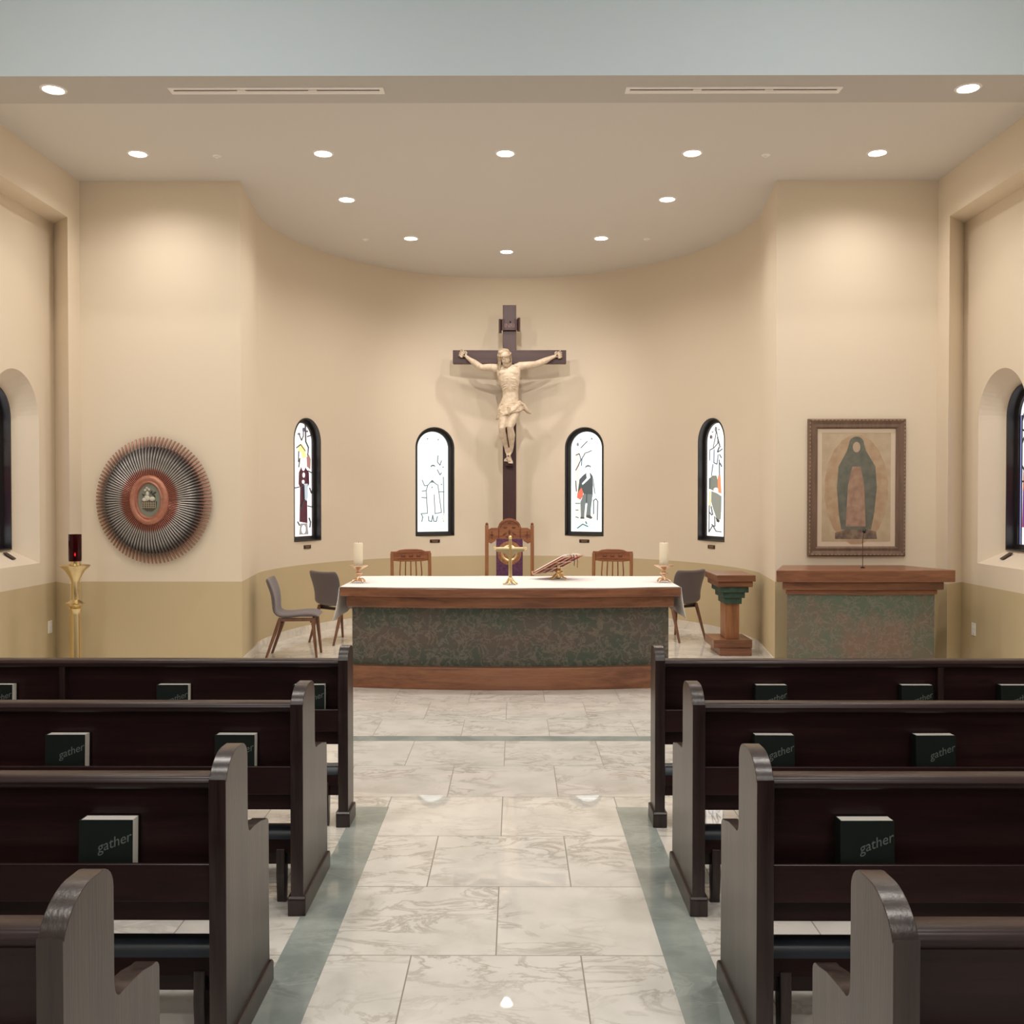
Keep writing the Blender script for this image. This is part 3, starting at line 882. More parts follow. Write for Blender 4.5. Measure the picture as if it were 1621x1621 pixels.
# book stand with the open book
st = thing('book_stand', 'brass openwork book stand on the altar right of the cross', 'book stand', (0.40, 8.98, TOPZ))
TILT = R(26)
s2 = Vector((0.78, -0.62, 0)).normalized(); e2 = Vector((0.62, 0.78, 0)).normalized()
up2 = s2*cos(TILT) + Vector((0, 0, sin(TILT)))
nn2 = e2.cross(up2) * -1
if nn2.z < 0: nn2 = -nn2
MS = Matrix((( up2.x, e2.x, nn2.x, 0), (up2.y, e2.y, nn2.y, 0), (up2.z, e2.z, nn2.z, 0.135), (0, 0, 0, 1)))
b = B()
L1, L2 = 0.20, 0.15
for yy in (-L2, -0.05, 0.05, L2): box(b, -L1, L1, yy - 0.008, yy + 0.008, -0.005, 0.002, 0, MS)
for xx in (-L1, -0.07, 0.07, L1): box(b, xx - 0.008, xx + 0.008, -L2, L2, -0.005, 0.002, 0, MS)
box(b, -L1 - 0.01, -L1, -L2, L2, -0.005, 0.03, 0, MS)
obj('slanted_rest', b, M_COPPERB, st)
b = B(); lathe(b, [(0, 0.0), (0.03, 0.018), (0.022, 0.03), (0.016, 0.05), (0.034, 0.07), (0.030, 0.085), (0.014, 0.10), (0.014, 0.13), (0, 0.13)], 20); ball(b, (0.03, -0.02, 0.06), 0.018, 2)
obj('stem', b, M_GOLD, st, smooth=40)
for k in range(4):
    a = pi/4 + k*pi/2; b = B()
    tube(b, [(cos(a)*r, sin(a)*r, z) for r, z in ((0.01, 0.05), (0.04, 0.035), (0.075, 0.010), (0.10, 0.007))], [0.010, 0.010, 0.008, 0.006], 8)
    obj('foot', b, M_GOLD, st, smooth=50)
bk = thing('open_book', 'red leather open book resting on the brass stand', 'book', (0.40, 8.98, TOPZ))
b = B()
for s in (-1, 1):
    pts = [(0, 0.004), (s*0.05, 0.006), (s*0.165, 0.003), (s*0.165, 0.009), (s*0.05, 0.012), (0, 0.010)]
    M2 = MS
    prism(b, pts, 'x', -0.185, 0.185, 0, M2)
obj('cover', b, M_RED, bk)
b = B()
for s in (-1, 1):
    pts = [(s*0.002, 0.012), (s*0.155, 0.010), (s*0.155, 0.016), (s*0.10, 0.034), (s*0.04, 0.036), (s*0.002, 0.022)]
    prism(b, pts, 'x', -0.175, 0.175, 0, MS)
obj('pages', b, M_PAGES, bk)
for k, (yy, ln) in enumerate(((-0.02, 0.10), (0.03, 0.12), (-0.06, 0.06))):
    p0 = MS @ Vector((0.20, yy, 0.012)); b = B()
    tube(b, [p0 - s2*0.03, p0 + s2*0.012, p0 + s2*0.022 - Vector((0, 0, ln*0.5)), p0 + s2*0.020 - Vector((0, 0, ln))], 0.006, 8, flat=0.2)
    obj('ribbon', b, M_RED if k else M_DARK, bk, smooth=50)

# ------------------------------------------------------------------ wooden chairs behind the altar
M_PURPLE = mat('purple_brocade', (0.085, 0.028, 0.075), 0.7, bump=0.3, bscale=90, col2=(0.15, 0.05, 0.12), vscale=40)
M_EMB = mat('gold_embroidery', (0.42, 0.21, 0.08), 0.6, bump=0.5, bscale=80, col2=(0.28, 0.10, 0.06), vscale=35)
M_CARVE = wood('carved_oak', (0.36, 0.145, 0.065), (0.22, 0.075, 0.032), 0.4, 'X', 1.5)
M_CARVE2 = mat('carved_recess', (0.17, 0.055, 0.025), 0.5)
def post(b, x, y0, y1, z1, r=0.02):
    prism(b, [(x - r, -0.0), (x + r, 0.0), (x + r, z1), (x - r, z1)], 'y', y0, y1)
# tall chair
tc = thing('presider_chair', 'tall carved oak chair with purple back panel behind the altar', 'chair', (-0.07, 11.25, 0))
for s in (-1, 1):
    b = B(); box(b, s*0.265 - 0.021, s*0.265 + 0.021, -0.02, 0.022, 0, 1.315)
    o = bevel(obj('back_post', b, M_OAKZ, tc), 0.004)
    b = B(); ball(b, (s*0.265, 0, 1.325), (0.018, 0.018, 0.022), 2); obj('finial', b, M_CARVE2, o, smooth=0)
    b = B(); box(b, s*0.265 - 0.021, s*0.265 + 0.021, -0.50, -0.458, 0, 0.66); bevel(obj('leg', b, M_OAKZ, tc), 0.004)
    b = B(); box(b, s*0.265 - 0.028, s*0.265 + 0.028, -0.53, -0.02, 0.66, 0.69); bevel(obj('armrest', b, M_OAKZ, tc), 0.006)
b = B()
crest = [(-0.246, 1.115), (-0.215, 1.10), (-0.165, 1.13), (-0.155, 1.155), (0.155, 1.155), (0.165, 1.13), (0.215, 1.10), (0.246, 1.115), (0.246, 1.265), (0.21, 1.285), (0.14, 1.285)]
for i in range(13):
    a = R(10) + (pi - R(20))*i/12; crest.append((0.135*cos(a), 1.28 + 0.115*sin(a)))
crest += [(-0.14, 1.285), (-0.21, 1.285), (-0.246, 1.265)]
prism(b, crest, 'y', -0.014, 0.014)
cr = bevel(obj('crest_rail', b, M_CARVE, tc), 0.003)
b = B()
for i in range(12):
    a0 = R(12) + (pi - R(24))*i/12; a1 = R(12) + (pi - R(24))*(i+1)/12
    prism(b, [(0.115*cos(a0), 1.275 + 0.095*sin(a0)), (0.115*cos(a1), 1.275 + 0.095*sin(a1)), (0.105*cos(a1), 1.275 + 0.086*sin(a1)), (0.105*cos(a0), 1.275 + 0.086*sin(a0))], 'y', -0.019, -0.013)
for s in (-1, 1):
    box(b, s*0.125 - 0.004, s*0.125 + 0.004, -0.019, -0.013, 1.165, 1.275)
    box(b, s*0.205 - 0.005, s*0.205 + 0.005, -0.019, -0.013, 1.155, 1.245); box(b, s*0.185 - 0.006, s*0.225 + 0.006, -0.019, -0.013, 1.195, 1.205) if s > 0 else box(b, -0.231, -0.179, -0.019, -0.013, 1.195, 1.205)
    ball(b, (s*0.05, -0.014, 1.29), (0.024, 0.008, 0.015), 2); ball(b, (s*0.055, -0.014, 1.215), (0.03, 0.008, 0.012), 2, (0, s*0.6, 0))
ball(b, (0, -0.014, 1.345), (0.022, 0.008, 0.014), 2); ball(b, (0, -0.014, 1.235), (0.014, 0.008, 0.03), 2); ball(b, (0, -0.014, 1.18), (0.05, 0.008, 0.010), 2)
obj('carved_ornament', b, M_CARVE2, cr)
b = B(); box(b, -0.155, 0.155, -0.020, 0.02, 0.42, 1.158); bp_ = bevel(obj('back_panel', b, M_PURPLE, tc), 0.01, 3)
bp_['label'] = 'purple brocade panel'
b = B()
lathe(b, [(0, 0), (0.14, 0), (0.14, 0.004), (0.11, 0.008), (0, 0.008)], 40)
em = obj('embroidered_medallion', b, M_EMB, bp_, (0, -0.020, 0.99), (R(90), 0, 0))
b = B(); lathe(b, [(0.07, 0.007), (0.085, 0.012), (0.10, 0.007)], 36); 
obj('medallion_ring', b, M_GOLD, bp_, (0, -0.020, 0.99), (R(90), 0, 0))
b = B(); box(b, -0.265, 0.265, -0.50, 0.01, 0.38, 0.42); bevel(obj('seat_frame', b, M_OAKZ, tc), 0.005)
b = B(); box(b, -0.24, 0.24, -0.49, -0.03, 0.42, 0.48); bevel(obj('seat', b, M_PURPLE, tc), 0.02, 3)
for y_ in (-0.48, 0.0):
    b = B(); box(b, -0.245, 0.245, y_ - 0.01, y_ + 0.01, 0.14, 0.18); obj('stretcher', b, M_OAKZ, tc)

def side_chair(x, y, rz, label):
    t = thing('wooden_chair', label, 'chair', (x, y, 0), rz, 'low wooden chairs behind the altar')
    for s in (-1, 1):
        b = B(); prism(b, [(-0.02, 0), (0.02, 0), (0.02, 0.45), (0.05, 0.985), (0.012, 0.985), (-0.02, 0.45)], 'x', s*0.222 - 0.018, s*0.222 + 0.018)
        bevel(obj('back_post', b, M_OAKZ, t), 0.003)
        b = B(); box(b, s*0.222 - 0.018, s*0.222 + 0.018, -0.44, -0.404, 0, 0.42); bevel(obj('leg', b, M_OAKZ, t), 0.003)
    b = B()
    cr = [(-0.235, 0.90), (-0.12, 0.885), (0.12, 0.885), (0.235, 0.90), (0.235, 1.005), (0.17, 1.005), (0.13, 1.022), (0.07, 1.030), (-0.07, 1.030), (-0.13, 1.022), (-0.17, 1.005), (-0.235, 1.005)]
    prism(b, cr, 'y', 0.025, 0.055)
    c = bevel(obj('crest_rail', b, M_CARVE, t), 0.003)
    b = B(); box(b, -0.16, 0.16, 0.021, 0.026, 0.985, 0.99); box(b, -0.16, 0.16, 0.021, 0.026, 0.915, 0.92)
    for k in (-1, 0, 1):
        ball(b, (k*0.09, 0.025, 0.952), (0.03, 0.007, 0.012), 2, (0, 0.5, 0)); ball(b, (k*0.09, 0.025, 0.952), (0.03, 0.007, 0.012), 2, (0, -0.5, 0))
    obj('carved_ornament', b, M_CARVE2, c)
    for k in range(5):
        xx = -0.12 + 0.06*k; b = B()
        tube(b, [(xx*0.85, 0.012, 0.46), (xx, 0.012, 0.60), (xx*1.08, 0.028, 0.75), (xx, 0.038, 0.895)], 0.013, 6, flat=0.6)
        obj('back_slat', b, M_OAKZ, t, smooth=50)
    b = B(); box(b, -0.235, 0.235, -0.45, 0.02, 0.42, 0.46); bevel(obj('seat', b, M_OAKZ, t), 0.01, 3)
    for y_, z_ in ((-0.422, 0.175), (0.0, 0.215)):
        b = B(); box(b, -0.21, 0.21, y_ - 0.012, y_ + 0.012, z_ - 0.015, z_ + 0.015); obj('stretcher', b, M_OAKZ, t)
side_chair(-1.225, 11.30, R(14), 'low carved wooden chair left of the tall purple-backed chair')
side_chair(1.135, 11.30, R(-14), 'low carved wooden chair right of the tall purple-backed chair')

# ------------------------------------------------------------------ grey chairs (built facing -y)
def grey_chair(x, y, rz, label):
    t = thing('upholstered_chair', label, 'chair', (x, y, 0), rz, 'grey upholstered chairs')
    # side profile from the front edge of the seat up to the top of the back: (y, z, half width)
    prof = [(-0.24, 0.425, 0.215), (-0.20, 0.452, 0.225), (-0.08, 0.448, 0.232), (0.06, 0.432, 0.232), (0.15, 0.432, 0.222), (0.205, 0.47, 0.205),
            (0.222, 0.53, 0.200), (0.225, 0.60, 0.212), (0.235, 0.67, 0.228), (0.262, 0.745, 0.236), (0.285, 0.795, 0.225), (0.29, 0.812, 0.20)]
    b = B(); NN = 12; rows = []
    P = [Vector((0, p[0], p[1])) for p in prof]
    for side in (1, -1):
        rr = []
        for i, (py, pz, hw) in enumerate(prof):
            t_ = (P[min(i+1, len(P)-1)] - P[max(i-1, 0)]).normalized()
            nrm = Vector((0, -t_.z, t_.y))
            th = 0.022 if 0 < i < len(prof) - 1 else 0.010
            r = []
            for k in range(NN + 1):
                u = -1 + 2*k/NN
                cup = 0.028*u*u*(1.0 if i > 5 else 0.25)
                edge = 1 - abs(u)**8
                r.append(b.verts.new(P[i] + Vector((hw*u, 0, 0)) + nrm*(cup + side*th*(0.35 + 0.65*edge))))
            rr.append(r)
        rows.append(rr)
    for q, rr in enumerate(rows):
        for a, c in zip(rr, rr[1:]):
            for k in range(NN): b.faces.new((a[k], a[k+1], c[k+1], c[k]))
    n_ = len(prof)
    for i in range(n_ - 1):
        for k in (0, NN): b.faces.new((rows[0][i][k], rows[0][i+1][k], rows[1][i+1][k], rows[1][i][k]))
    for i in (0, n_ - 1):
        for k in range(NN): b.faces.new((rows[0][i][k], rows[0][i][k+1], rows[1][i][k+1], rows[1][i][k]))
    sh = obj('upholstered_shell', b, M_GREY, t, smooth=0)
    ss = sh.modifiers.new('sub', 'SUBSURF'); ss.levels = 1; ss.render_levels = 1
    for s in (-1, 1):
        b = B(); cbox(b, (s*0.185, -0.02, 0.402), (0.028, 0.36, 0.035)); bevel(obj('side_rail', b, M_LEG, t), 0.005)
        for yy, ye, zt in ((-0.185, -0.225, 0.41), (0.145, 0.285, 0.40)):
            b = B(); tube(b, [(s*0.185, yy, zt), (s*0.19, yy + (ye-yy)*0.25, 0.30), (s*0.20, ye, 0.0)], [0.021, 0.019, 0.0125], 10)
            obj('leg', b, M_LEG, t, smooth=50)
    b = B(); cbox(b, (0, -0.17, 0.385), (0.37, 0.025, 0.03)); cbox(b, (0, 0.12, 0.385), (0.37, 0.025, 0.03)); obj('cross_rail', b, M_DARK, t)
grey_chair(-2.26, 9.93, R(95), 'grey upholstered chair seen from its side, closest to the left pier')
grey_chair(-2.0, 10.96, R(143), 'grey upholstered chair seen from behind, partly hidden by the left altar end')
grey_chair(1.86, 11.18, R(-147), 'grey upholstered chair behind the right altar end, by the side pedestal')

# ------------------------------------------------------------------ side pedestal table
pt = thing('pedestal_table', 'small stepped oak pedestal table with green capital, left of the lectern', 'table', (2.27, 10.2, 0))
def cb(b, hw, y0, y1, z0, z1, cx=0.0): box(b, cx - hw, cx + hw, y0, y1, z0, z1)
b = B(); cb(b, 0.200, -0.30, 0.32, 0.775, 0.840); bevel(obj('tabletop', b, M_OAK, pt), 0.004)
b = B(); cb(b, 0.180, -0.27, 0.28, 0.715, 0.775); bevel(obj('moulding', b, M_OAK, pt), 0.008)
b = B(); cb(b, 0.145, -0.235, 0.24, 0.655, 0.715); cb(b, 0.115, -0.20, 0.20, 0.595, 0.655); cb(b, 0.090, -0.165, 0.16, 0.53, 0.595); bevel(obj('capital', b, M_PATINA, pt), 0.006)
b = B(); cb(b, 0.072, -0.13, 0.13, 0.16, 0.53); bevel(obj('post', b, M_OAKZ, pt), 0.004)
b = B(); cb(b, 0.20, -0.21, 0.26, 0.075, 0.16, -0.01); cb(b, 0.165, -0.25, 0.22, 0.0, 0.075, 0.01); bevel(obj('stepped_base', b, M_OAK, pt), 0.004)

# ------------------------------------------------------------------ lectern (ambo)
LX, LY = 3.07, 8.7
am = thing('lectern', 'wide bowed lectern with oak top and mottled green relief front', 'lectern', (LX, LY, 0))
def la(hw, yc, ye, yb): return [(p[0], p[1] - LY) for p in bow(hw, yc, ye, yb, tp=(yb - ye)*0.36)]
b = B(); prism(b, la(0.655, 8.52, 8.56, 8.98), 'z', 0, 0.80); obj('relief_panel', b, M_BRONZE2, am)
b = B(); prism(b, la(0.675, 8.50, 8.54, 9.0), 'z', 0.78, 0.825); prism(b, la(0.715, 8.46, 8.50, 9.02), 'z', 0.825, 0.90); bevel(obj('moulding', b, M_OAK, am), 0.012, 3)
b = B(); prism(b, la(0.785, 8.40, 8.44, 9.06), 'z', 0.90, 1.005); bevel(obj('top', b, M_OAK, am), 0.006)
mc = thing('microphone', 'thin gooseneck microphone standing on the lectern top', 'microphone', (3.135, 8.70, 1.005))
b = B(); lathe(b, [(0, 0), (0.02, 0), (0.02, 0.006), (0.006, 0.012), (0, 0.012)], 16); obj('base', b, M_DARK, mc)
b = B(); tube(b, [(0, 0, 0.01), (0.0, 0, 0.12), (-0.006, -0.01, 0.24), (-0.004, -0.03, 0.315)], 0.0032, 8); obj('gooseneck', b, mat('bronze_rod', (0.10, 0.06, 0.04), 0.4, 0.5), mc, smooth=50)
b = B(); ball(b, (-0.003, -0.04, 0.335), (0.017, 0.02, 0.022), 2); obj('windscreen', b, M_DARK, mc, smooth=0)

# ------------------------------------------------------------------ framed picture (plain generic stand-in for the artwork)
PX, PZ = 3.245, 1.735
pic = thing('framed_picture', 'brown framed picture of a long green cloaked shape on the right wall', 'picture', (PX, DW, PZ))
M_PF = wood('grey_brown_frame', (0.20, 0.125, 0.085), (0.13, 0.08, 0.055), 0.5, 'Z', 2)
hw, hh, fw = 0.463, 0.652, 0.092
def rect(w, h): return [(-w, -h), (w, -h), (w, h), (-w, h)]
b = B()
prof = [(0, 0.0), (0, -0.03), (0.012, -0.042), (0.03, -0.036), (0.05, -0.028), (0.075, -0.032), (0.088, -0.022), (fw, -0.018), (fw, -0.004)]
loops = [[b.verts.new((p[0], y, p[1])) for p in rect(hw - d, hh - d)] for d, y in prof]
for a, c in zip(loops, loops[1:]):
    for i in range(4): b.faces.new((a[i], a[(i+1) % 4], c[(i+1) % 4], c[i]))
fr = obj('frame', b, M_PF, pic)
b = B()
for k in range(34):
    z = -hh + 0.04 + (2*hh - 0.08)*k/33
    for s in (-1, 1): ball(b, (s*(hw - 0.014), -0.041, z), (0.006, 0.005, 0.013), 1)
for k in range(24):
    x = -hw + 0.04 + (2*hw - 0.08)*k/23
    for s in (-1, 1): ball(b, (x, -0.041, s*(hh - 0.014)), (0.013, 0.005, 0.006), 1)
obj('beaded_edge', b, mat('worn_gilt', (0.34, 0.25, 0.16), 0.5, 0.2), fr)
b = B(); box(b, -hw + fw, hw - fw, -0.012, -0.004, -hh + fw, hh - fw); obj('mat_board', b, mat('cream_mat', (0.66, 0.55, 0.43), 0.8), pic)
# print: mottled parchment, one soft oval glow, one plain cloaked silhouette
M_PR = mat('parchment', (0.46, 0.36, 0.24), 0.7, col2=(0.54, 0.44, 0.31), vscale=9)
M_OR = mat('ochre_glow', (0.42, 0.28, 0.175), 0.7, col2=(0.48, 0.36, 0.235), vscale=12)
M_CL = mat('grey_green_cloak', (0.115, 0.125, 0.10), 0.7, col2=(0.17, 0.17, 0.14), vscale=14)
M_RO = mat('rose_robe', (0.42, 0.27, 0.19), 0.7, col2=(0.29, 0.18, 0.13), vscale=14)
M_DKP = mat('dark_mound', (0.13, 0.09, 0.07), 0.7, col2=(0.26, 0.19, 0.14), vscale=20)
M_SK = mat('pale_tone', (0.48, 0.37, 0.27), 0.7)
b = B(); k = 0
def art(pts, mi):
    global k
    k += 1
    prism(b, pts, 'y', -0.0125 - 0.0006*k, -0.012, mi)
box(b, -0.327, 0.327, -0.0128, -0.012, -0.515, 0.520, 0)
art([(0.30*cos(2*pi*i/40)*(1 + 0.02*(i % 2)), -0.02 + 0.52*sin(2*pi*i/40)*(1 + 0.01*(i % 2))) for i in range(40)], 1)
art([(-0.20, -0.43), (0.0, -0.37), (0.19, -0.42), (0.20, -0.49), (-0.20, -0.49)], 4)
art([(0.0 + 0.07*cos(R(180*i/12)), 0.42 + 0.065*sin(R(180*i/12))) for i in range(13)] + [(-0.09, 0.35), (-0.17, 0.20), (-0.185, 0.0), (-0.165, -0.25), (-0.14, -0.40), (0.14, -0.40), (0.17, -0.25), (0.195, 0.0), (0.18, 0.20), (0.09, 0.35)], 2)
art([(-0.04, 0.20), (0.04, 0.20), (0.075, 0.02), (0.09, -0.37), (-0.10, -0.37), (-0.08, 0.02)], 3)
art([(0.036*cos(2*pi*i/20), 0.385 + 0.05*sin(2*pi*i/20)) for i in range(20)], 5)
obj('print', b, [M_PR, M_OR, M_CL, M_RO, M_DKP, M_SK], pic)

# ------------------------------------------------------------------ sunburst wall ornament
SX, SZ = -3.44, 1.615
sun = thing('sunburst_ornament', 'large oval sunburst of copper and grey rays on the left wall', 'wall ornament', (SX, DW, SZ))
def ramp_mat(name, stops, rough=0.4, metal=0.4):
    m, nt, p = nm(name)
    tcn = N(nt, 'ShaderNodeTexCoord'); sp = N(nt, 'ShaderNodeSeparateXYZ'); cr = N(nt, 'ShaderNodeValToRGB')
    nt.links.new(tcn.outputs['Object'], sp.inputs[0]); nt.links.new(sp.outputs['X'], cr.inputs[0]); nt.links.new(cr.outputs[0], p.inputs['Base Color'])
    e = cr.color_ramp.elements
    while len(e) < len(stops): e.new(0.5)
    for q, (t_, c) in enumerate(stops): e[q].position = t_; e[q].color = (*c, 1)
    p.inputs['Roughness'].default_value = rough; p.inputs['Metallic'].default_value = metal
    return m
M_RAY = ramp_mat('shaded_ray_enamel', [(0.30, (0.36, 0.13, 0.09)), (0.46, (0.40, 0.16, 0.12)), (0.52, (0.52, 0.48, 0.45)), (0.70, (0.42, 0.40, 0.385)), (0.80, (0.105, 0.095, 0.095)), (0.86, (0.14, 0.075, 0.06)), (0.92, (0.32, 0.155, 0.11)), (1.0, (0.38, 0.20, 0.145))])  # dark band near the tips is shade on the steep rim, put into colour
b = B()
path = [(0.26, -0.16), (0.45, -0.155), (0.66, -0.145), (0.78, -0.125), (0.88, -0.085), (1.0, -0.045)]
wd = [0.006, 0.0070, 0.0088, 0.0105, 0.0115, 0.0085]
rings = []
for (r_, y), w_ in zip(path, wd):
    rings.append([b.verts.new((r_, y + dy, dz)) for dy, dz in ((-0.007, -w_*0.5), (-0.010, 0), (-0.007, w_*0.5), (0.004, w_), (0.006, 0), (0.004, -w_))])
for a, c in zip(rings, rings[1:]):
    for q in range(6): b.faces.new((a[q], a[(q+1) % 6], c[(q+1) % 6], c[q]))
b.faces.new(rings[0]); b.faces.new(rings[-1])
ray0 = obj('ray', b, M_RAY, sun)
NR = 98
for q in range(NR):
    a = 2*pi*q/NR
    rr = 1.0 / math.hypot(cos(a)/0.55, sin(a)/0.605)
    o = ray0 if q == 0 else ray0.copy()
    if q: COL.objects.link(o)
    o.parent = sun
    o.rotation_euler = (0, -a, 0); o.scale = (rr, 1, 1)
b = B()
lp = []
for e_, y in ((0.30, -0.125), (0.62, -0.115), (0.74, -0.10), (0.84, -0.065), (0.84, 0.0)):
    lp.append([b.verts.new((0.55*e_*cos(2*pi*i/64), y, 0.605*e_*sin(2*pi*i/64))) for i in range(64)])
for a, c in zip(lp, lp[1:]):
    for i in range(64): b.faces.new((a[i], a[(i+1) % 64], c[(i+1) % 64], c[i]))
b.faces.new(lp[0])
obj('backing_dish', b, mat('dish_grey', (0.07, 0.055, 0.055), 0.6, col2=(0.10, 0.065, 0.06), vscale=5), sun, smooth=40)
b = B()
lp = []
for rx, rz, y in ((0.183, 0.232, 0.0), (0.186, 0.236, -0.075), (0.172, 0.222, -0.098), (0.150, 0.200, -0.103), (0.132, 0.183, -0.092), (0.118, 0.168, -0.098), (0.108, 0.158, -0.082), (0.105, 0.155, -0.070)):
    lp.append([b.verts.new((rx*cos(2*pi*i/56), y - 0.09, rz*sin(2*pi*i/56))) for i in range(56)])
for a, c in zip(lp, lp[1:]):
    for i in range(56): b.faces.new((a[i], a[(i+1) % 56], c[(i+1) % 56], c[i]))
obj('oval_frame', b, mat('copper_leaf', (0.46, 0.215, 0.15), 0.45, 0.35, bump=0.4, bscale=50, col2=(0.42, 0.16, 0.10), vscale=30), sun, smooth=50)
# carved inset: pale loaves in a dark woven basket
b = B()
pp = [b.verts.new((0.106*cos(2*pi*i/40), -0.072 - 0.09, 0.156*sin(2*pi*i/40))) for i in range(40)]; b.faces.new(pp)
ins = obj('inset', b, mat('sage_ground', (0.24, 0.25, 0.20), 0.7), sun)
b = B()
prism(b, [(-0.075, -0.01), (0.07, -0.01), (0.066, -0.07), (0.03, -0.10), (-0.02, -0.10), (-0.065, -0.07)], 'y', -0.172, -0.162)
for q in range(7): box(b, -0.068 + q*0.021, -0.060 + q*0.021, -0.176, -0.172, -0.075, -0.012, 1)
for q in range(3): box(b, -0.068, 0.066, -0.175, -0.172, -0.03 - q*0.02, -0.023 - q*0.02, 1)
obj('basket', b, [mat('basket_brown', (0.09, 0.07, 0.05), 0.7), mat('basket_tan', (0.30, 0.26, 0.18), 0.7)], ins)
b = B()
for c, r_ in (((-0.02, 0.02), (0.028, 0.03)), ((0.03, 0.012), (0.03, 0.022)), ((-0.045, 0.005), (0.022, 0.018)), ((-0.015, 0.06), (0.016, 0.026)), ((-0.035, 0.095), (0.014, 0.013)), ((0.0, 0.10), (0.014, 0.014)), ((-0.02, 0.115), (0.013, 0.013))):
    ball(b, (c[0], -0.168, c[1]), (r_[0], 0.010, r_[1]), 2)
obj('pale_loaves', b, mat('bone_white', (0.60, 0.57, 0.48), 0.6), ins, smooth=0)
b = B()
for c, a in (((0.035, 0.055), 0.5), ((0.052, 0.07), -0.4), ((0.05, 0.04), 1.1), ((0.02, 0.075), -0.9), ((-0.055, 0.05), 0.7)):
    ball(b, (c[0], -0.167, c[1]), (0.018, 0.006, 0.008), 1, (0, a, 0))
obj('leaves', b, mat('dark_leaf', (0.05, 0.06, 0.045), 0.7), ins)

# ------------------------------------------------------------------ sanctuary lamp
sl = thing('sanctuary_lamp', 'tall brass floor stand holding a red glass lamp by the left wall', 'lamp', (-3.85, 8.4, 0))
b = B()
lathe(b, [(0, 0), (0.15, 0), (0.152, 0.015), (0.12, 0.035), (0.07, 0.05), (0.052, 0.075), (0.047, 0.10), (0.047, 0.62), (0.050, 0.66), (0.056, 0.672), (0.044, 0.682),
          (0.060, 0.700), (0.082, 0.712), (0.082, 0.722), (0.056, 0.735), (0.036, 0.748), (0.034, 0.77), (0.034, 0.90), (0.042, 0.935), (0.070, 0.985), (0.082, 1.005), (0.118, 1.035), (0.126, 1.048), (0.118, 1.052), (0.07, 1.035), (0.045, 1.04), (0.045, 1.09), (0, 1.09)], 48)
obj('stand', b, M_BRASS, sl, smooth=35)
m, nt, p = nm('ruby_glass')
p.inputs['Base Color'].default_value = (0.09, 0.006, 0.010, 1); p.inputs['Roughness'].default_value = 0.08
p.inputs['Transmission Weight'].default_value = 0.75; p.inputs['IOR'].default_value = 1.3
b = B()
lathe(b, [(0.052, 0), (0.054, 0.02), (0.054, 0.235), (0.050, 0.235), (0.049, 0.02), (0.048, 0.006)], 36)
obj('red_glass', b, m, sl, (0, 0, 1.085), smooth=35)
b = B(); lathe(b, [(0, 0), (0.036, 0), (0.036, 0.035), (0.0, 0.035)], 24); obj('candle_stub', b, mat('stub_wax', (0.35, 0.06, 0.04), 0.5), sl, (0, 0, 1.09))
b = B(); lathe(b, [(0, 0), (0.006, 0.006), (0.007, 0.014), (0.003, 0.028), (0, 0.034)], 12); obj('flame', b, emit('flame_glow', (1.0, 0.35, 0.25), 14), sl, (0, 0, 1.128))

# ------------------------------------------------------------------ crucifix
CXX, CYY = -0.079, 12.75
cf = thing('crucifix', 'large dark wooden crucifix with a pale carved figure in the apse', 'crucifix', (CXX, CYY, 0))
b = B(); box(b, -0.089, 0.089, 0.0, 0.10, 0.62, 4.175); bevel(obj('upright_beam', b, M_CROSS, cf), 0.004)
b = B(); box(b, -0.748, 0.748, -0.004, 0.096, 3.406, 3.582); bevel(obj('crossbeam', b, wood('crucifix_wood_across', (0.062, 0.020, 0.018), (0.040, 0.013, 0.012), 0.45, 'X', 1), cf), 0.004)
for z in (1.2, 3.1):
    b = B(); box(b, -0.05, 0.05, 0.10, 0.57, z - 0.04, z + 0.04); obj('wall_bracket', b, M_DARK, cf)

def text_mesh(name, s, size, m, parent, loc, rot, ext=0.001, shear=0.0):
    cu = bpy.data.curves.new(name, 'FONT'); cu.body = s; cu.size = size; cu.extrude = ext; cu.shear = shear
    cu.align_x = 'CENTER'; cu.align_y = 'CENTER'; cu.resolution_u = 4
    t = bpy.data.objects.new(name, cu); COL.objects.link(t)
    me = bpy.data.meshes.new_from_object(t.evaluated_get(bpy.context.evaluated_depsgraph_get()))
    bpy.data.objects.remove(t, do_unlink=True)
    me.materials.clear(); me.materials.append(m)
    o = bpy.data.objects.new(name, me); link(o, parent); o.location = loc; o.rotation_euler = rot
    return o

# scroll-shaped title board
b = B()
zc = 3.905
top = [(-0.105, -0.02), (-0.10, -0.045), (-0.06, -0.055), (0, -0.056), (0.06, -0.055), (0.10, -0.045), (0.105, -0.02)]
def slab(pts, z0, z1, th=0.008):
    P0 = [b.verts.new((p[0], p[1], z0)) for p in pts] + [b.verts.new((p[0], p[1] + th, z0)) for p in pts[::-1]]
    P1 = [b.verts.new((p[0], p[1], z1)) for p in pts] + [b.verts.new((p[0], p[1] + th, z1)) for p in pts[::-1]]
    n_ = len(P0); b.faces.new(P0); b.faces.new(P1[::-1])
    for i in range(n_): b.faces.new((P0[i], P0[(i+1) % n_], P1[(i+1) % n_], P1[i]))
slab(top, zc - 0.068, zc + 0.078)
slab([(-0.105, -0.012), (-0.12, -0.05), (-0.135, -0.055), (-0.142, -0.035), (-0.13, -0.015)], zc - 0.105, zc + 0.078)
slab([(0.105, -0.012), (0.12, -0.05), (0.135, -0.055), (0.142, -0.035), (0.13, -0.015)], zc - 0.085, zc + 0.095)
box(b, -0.08, 0.08, -0.05, 0.0, zc - 0.05, zc + 0.05)
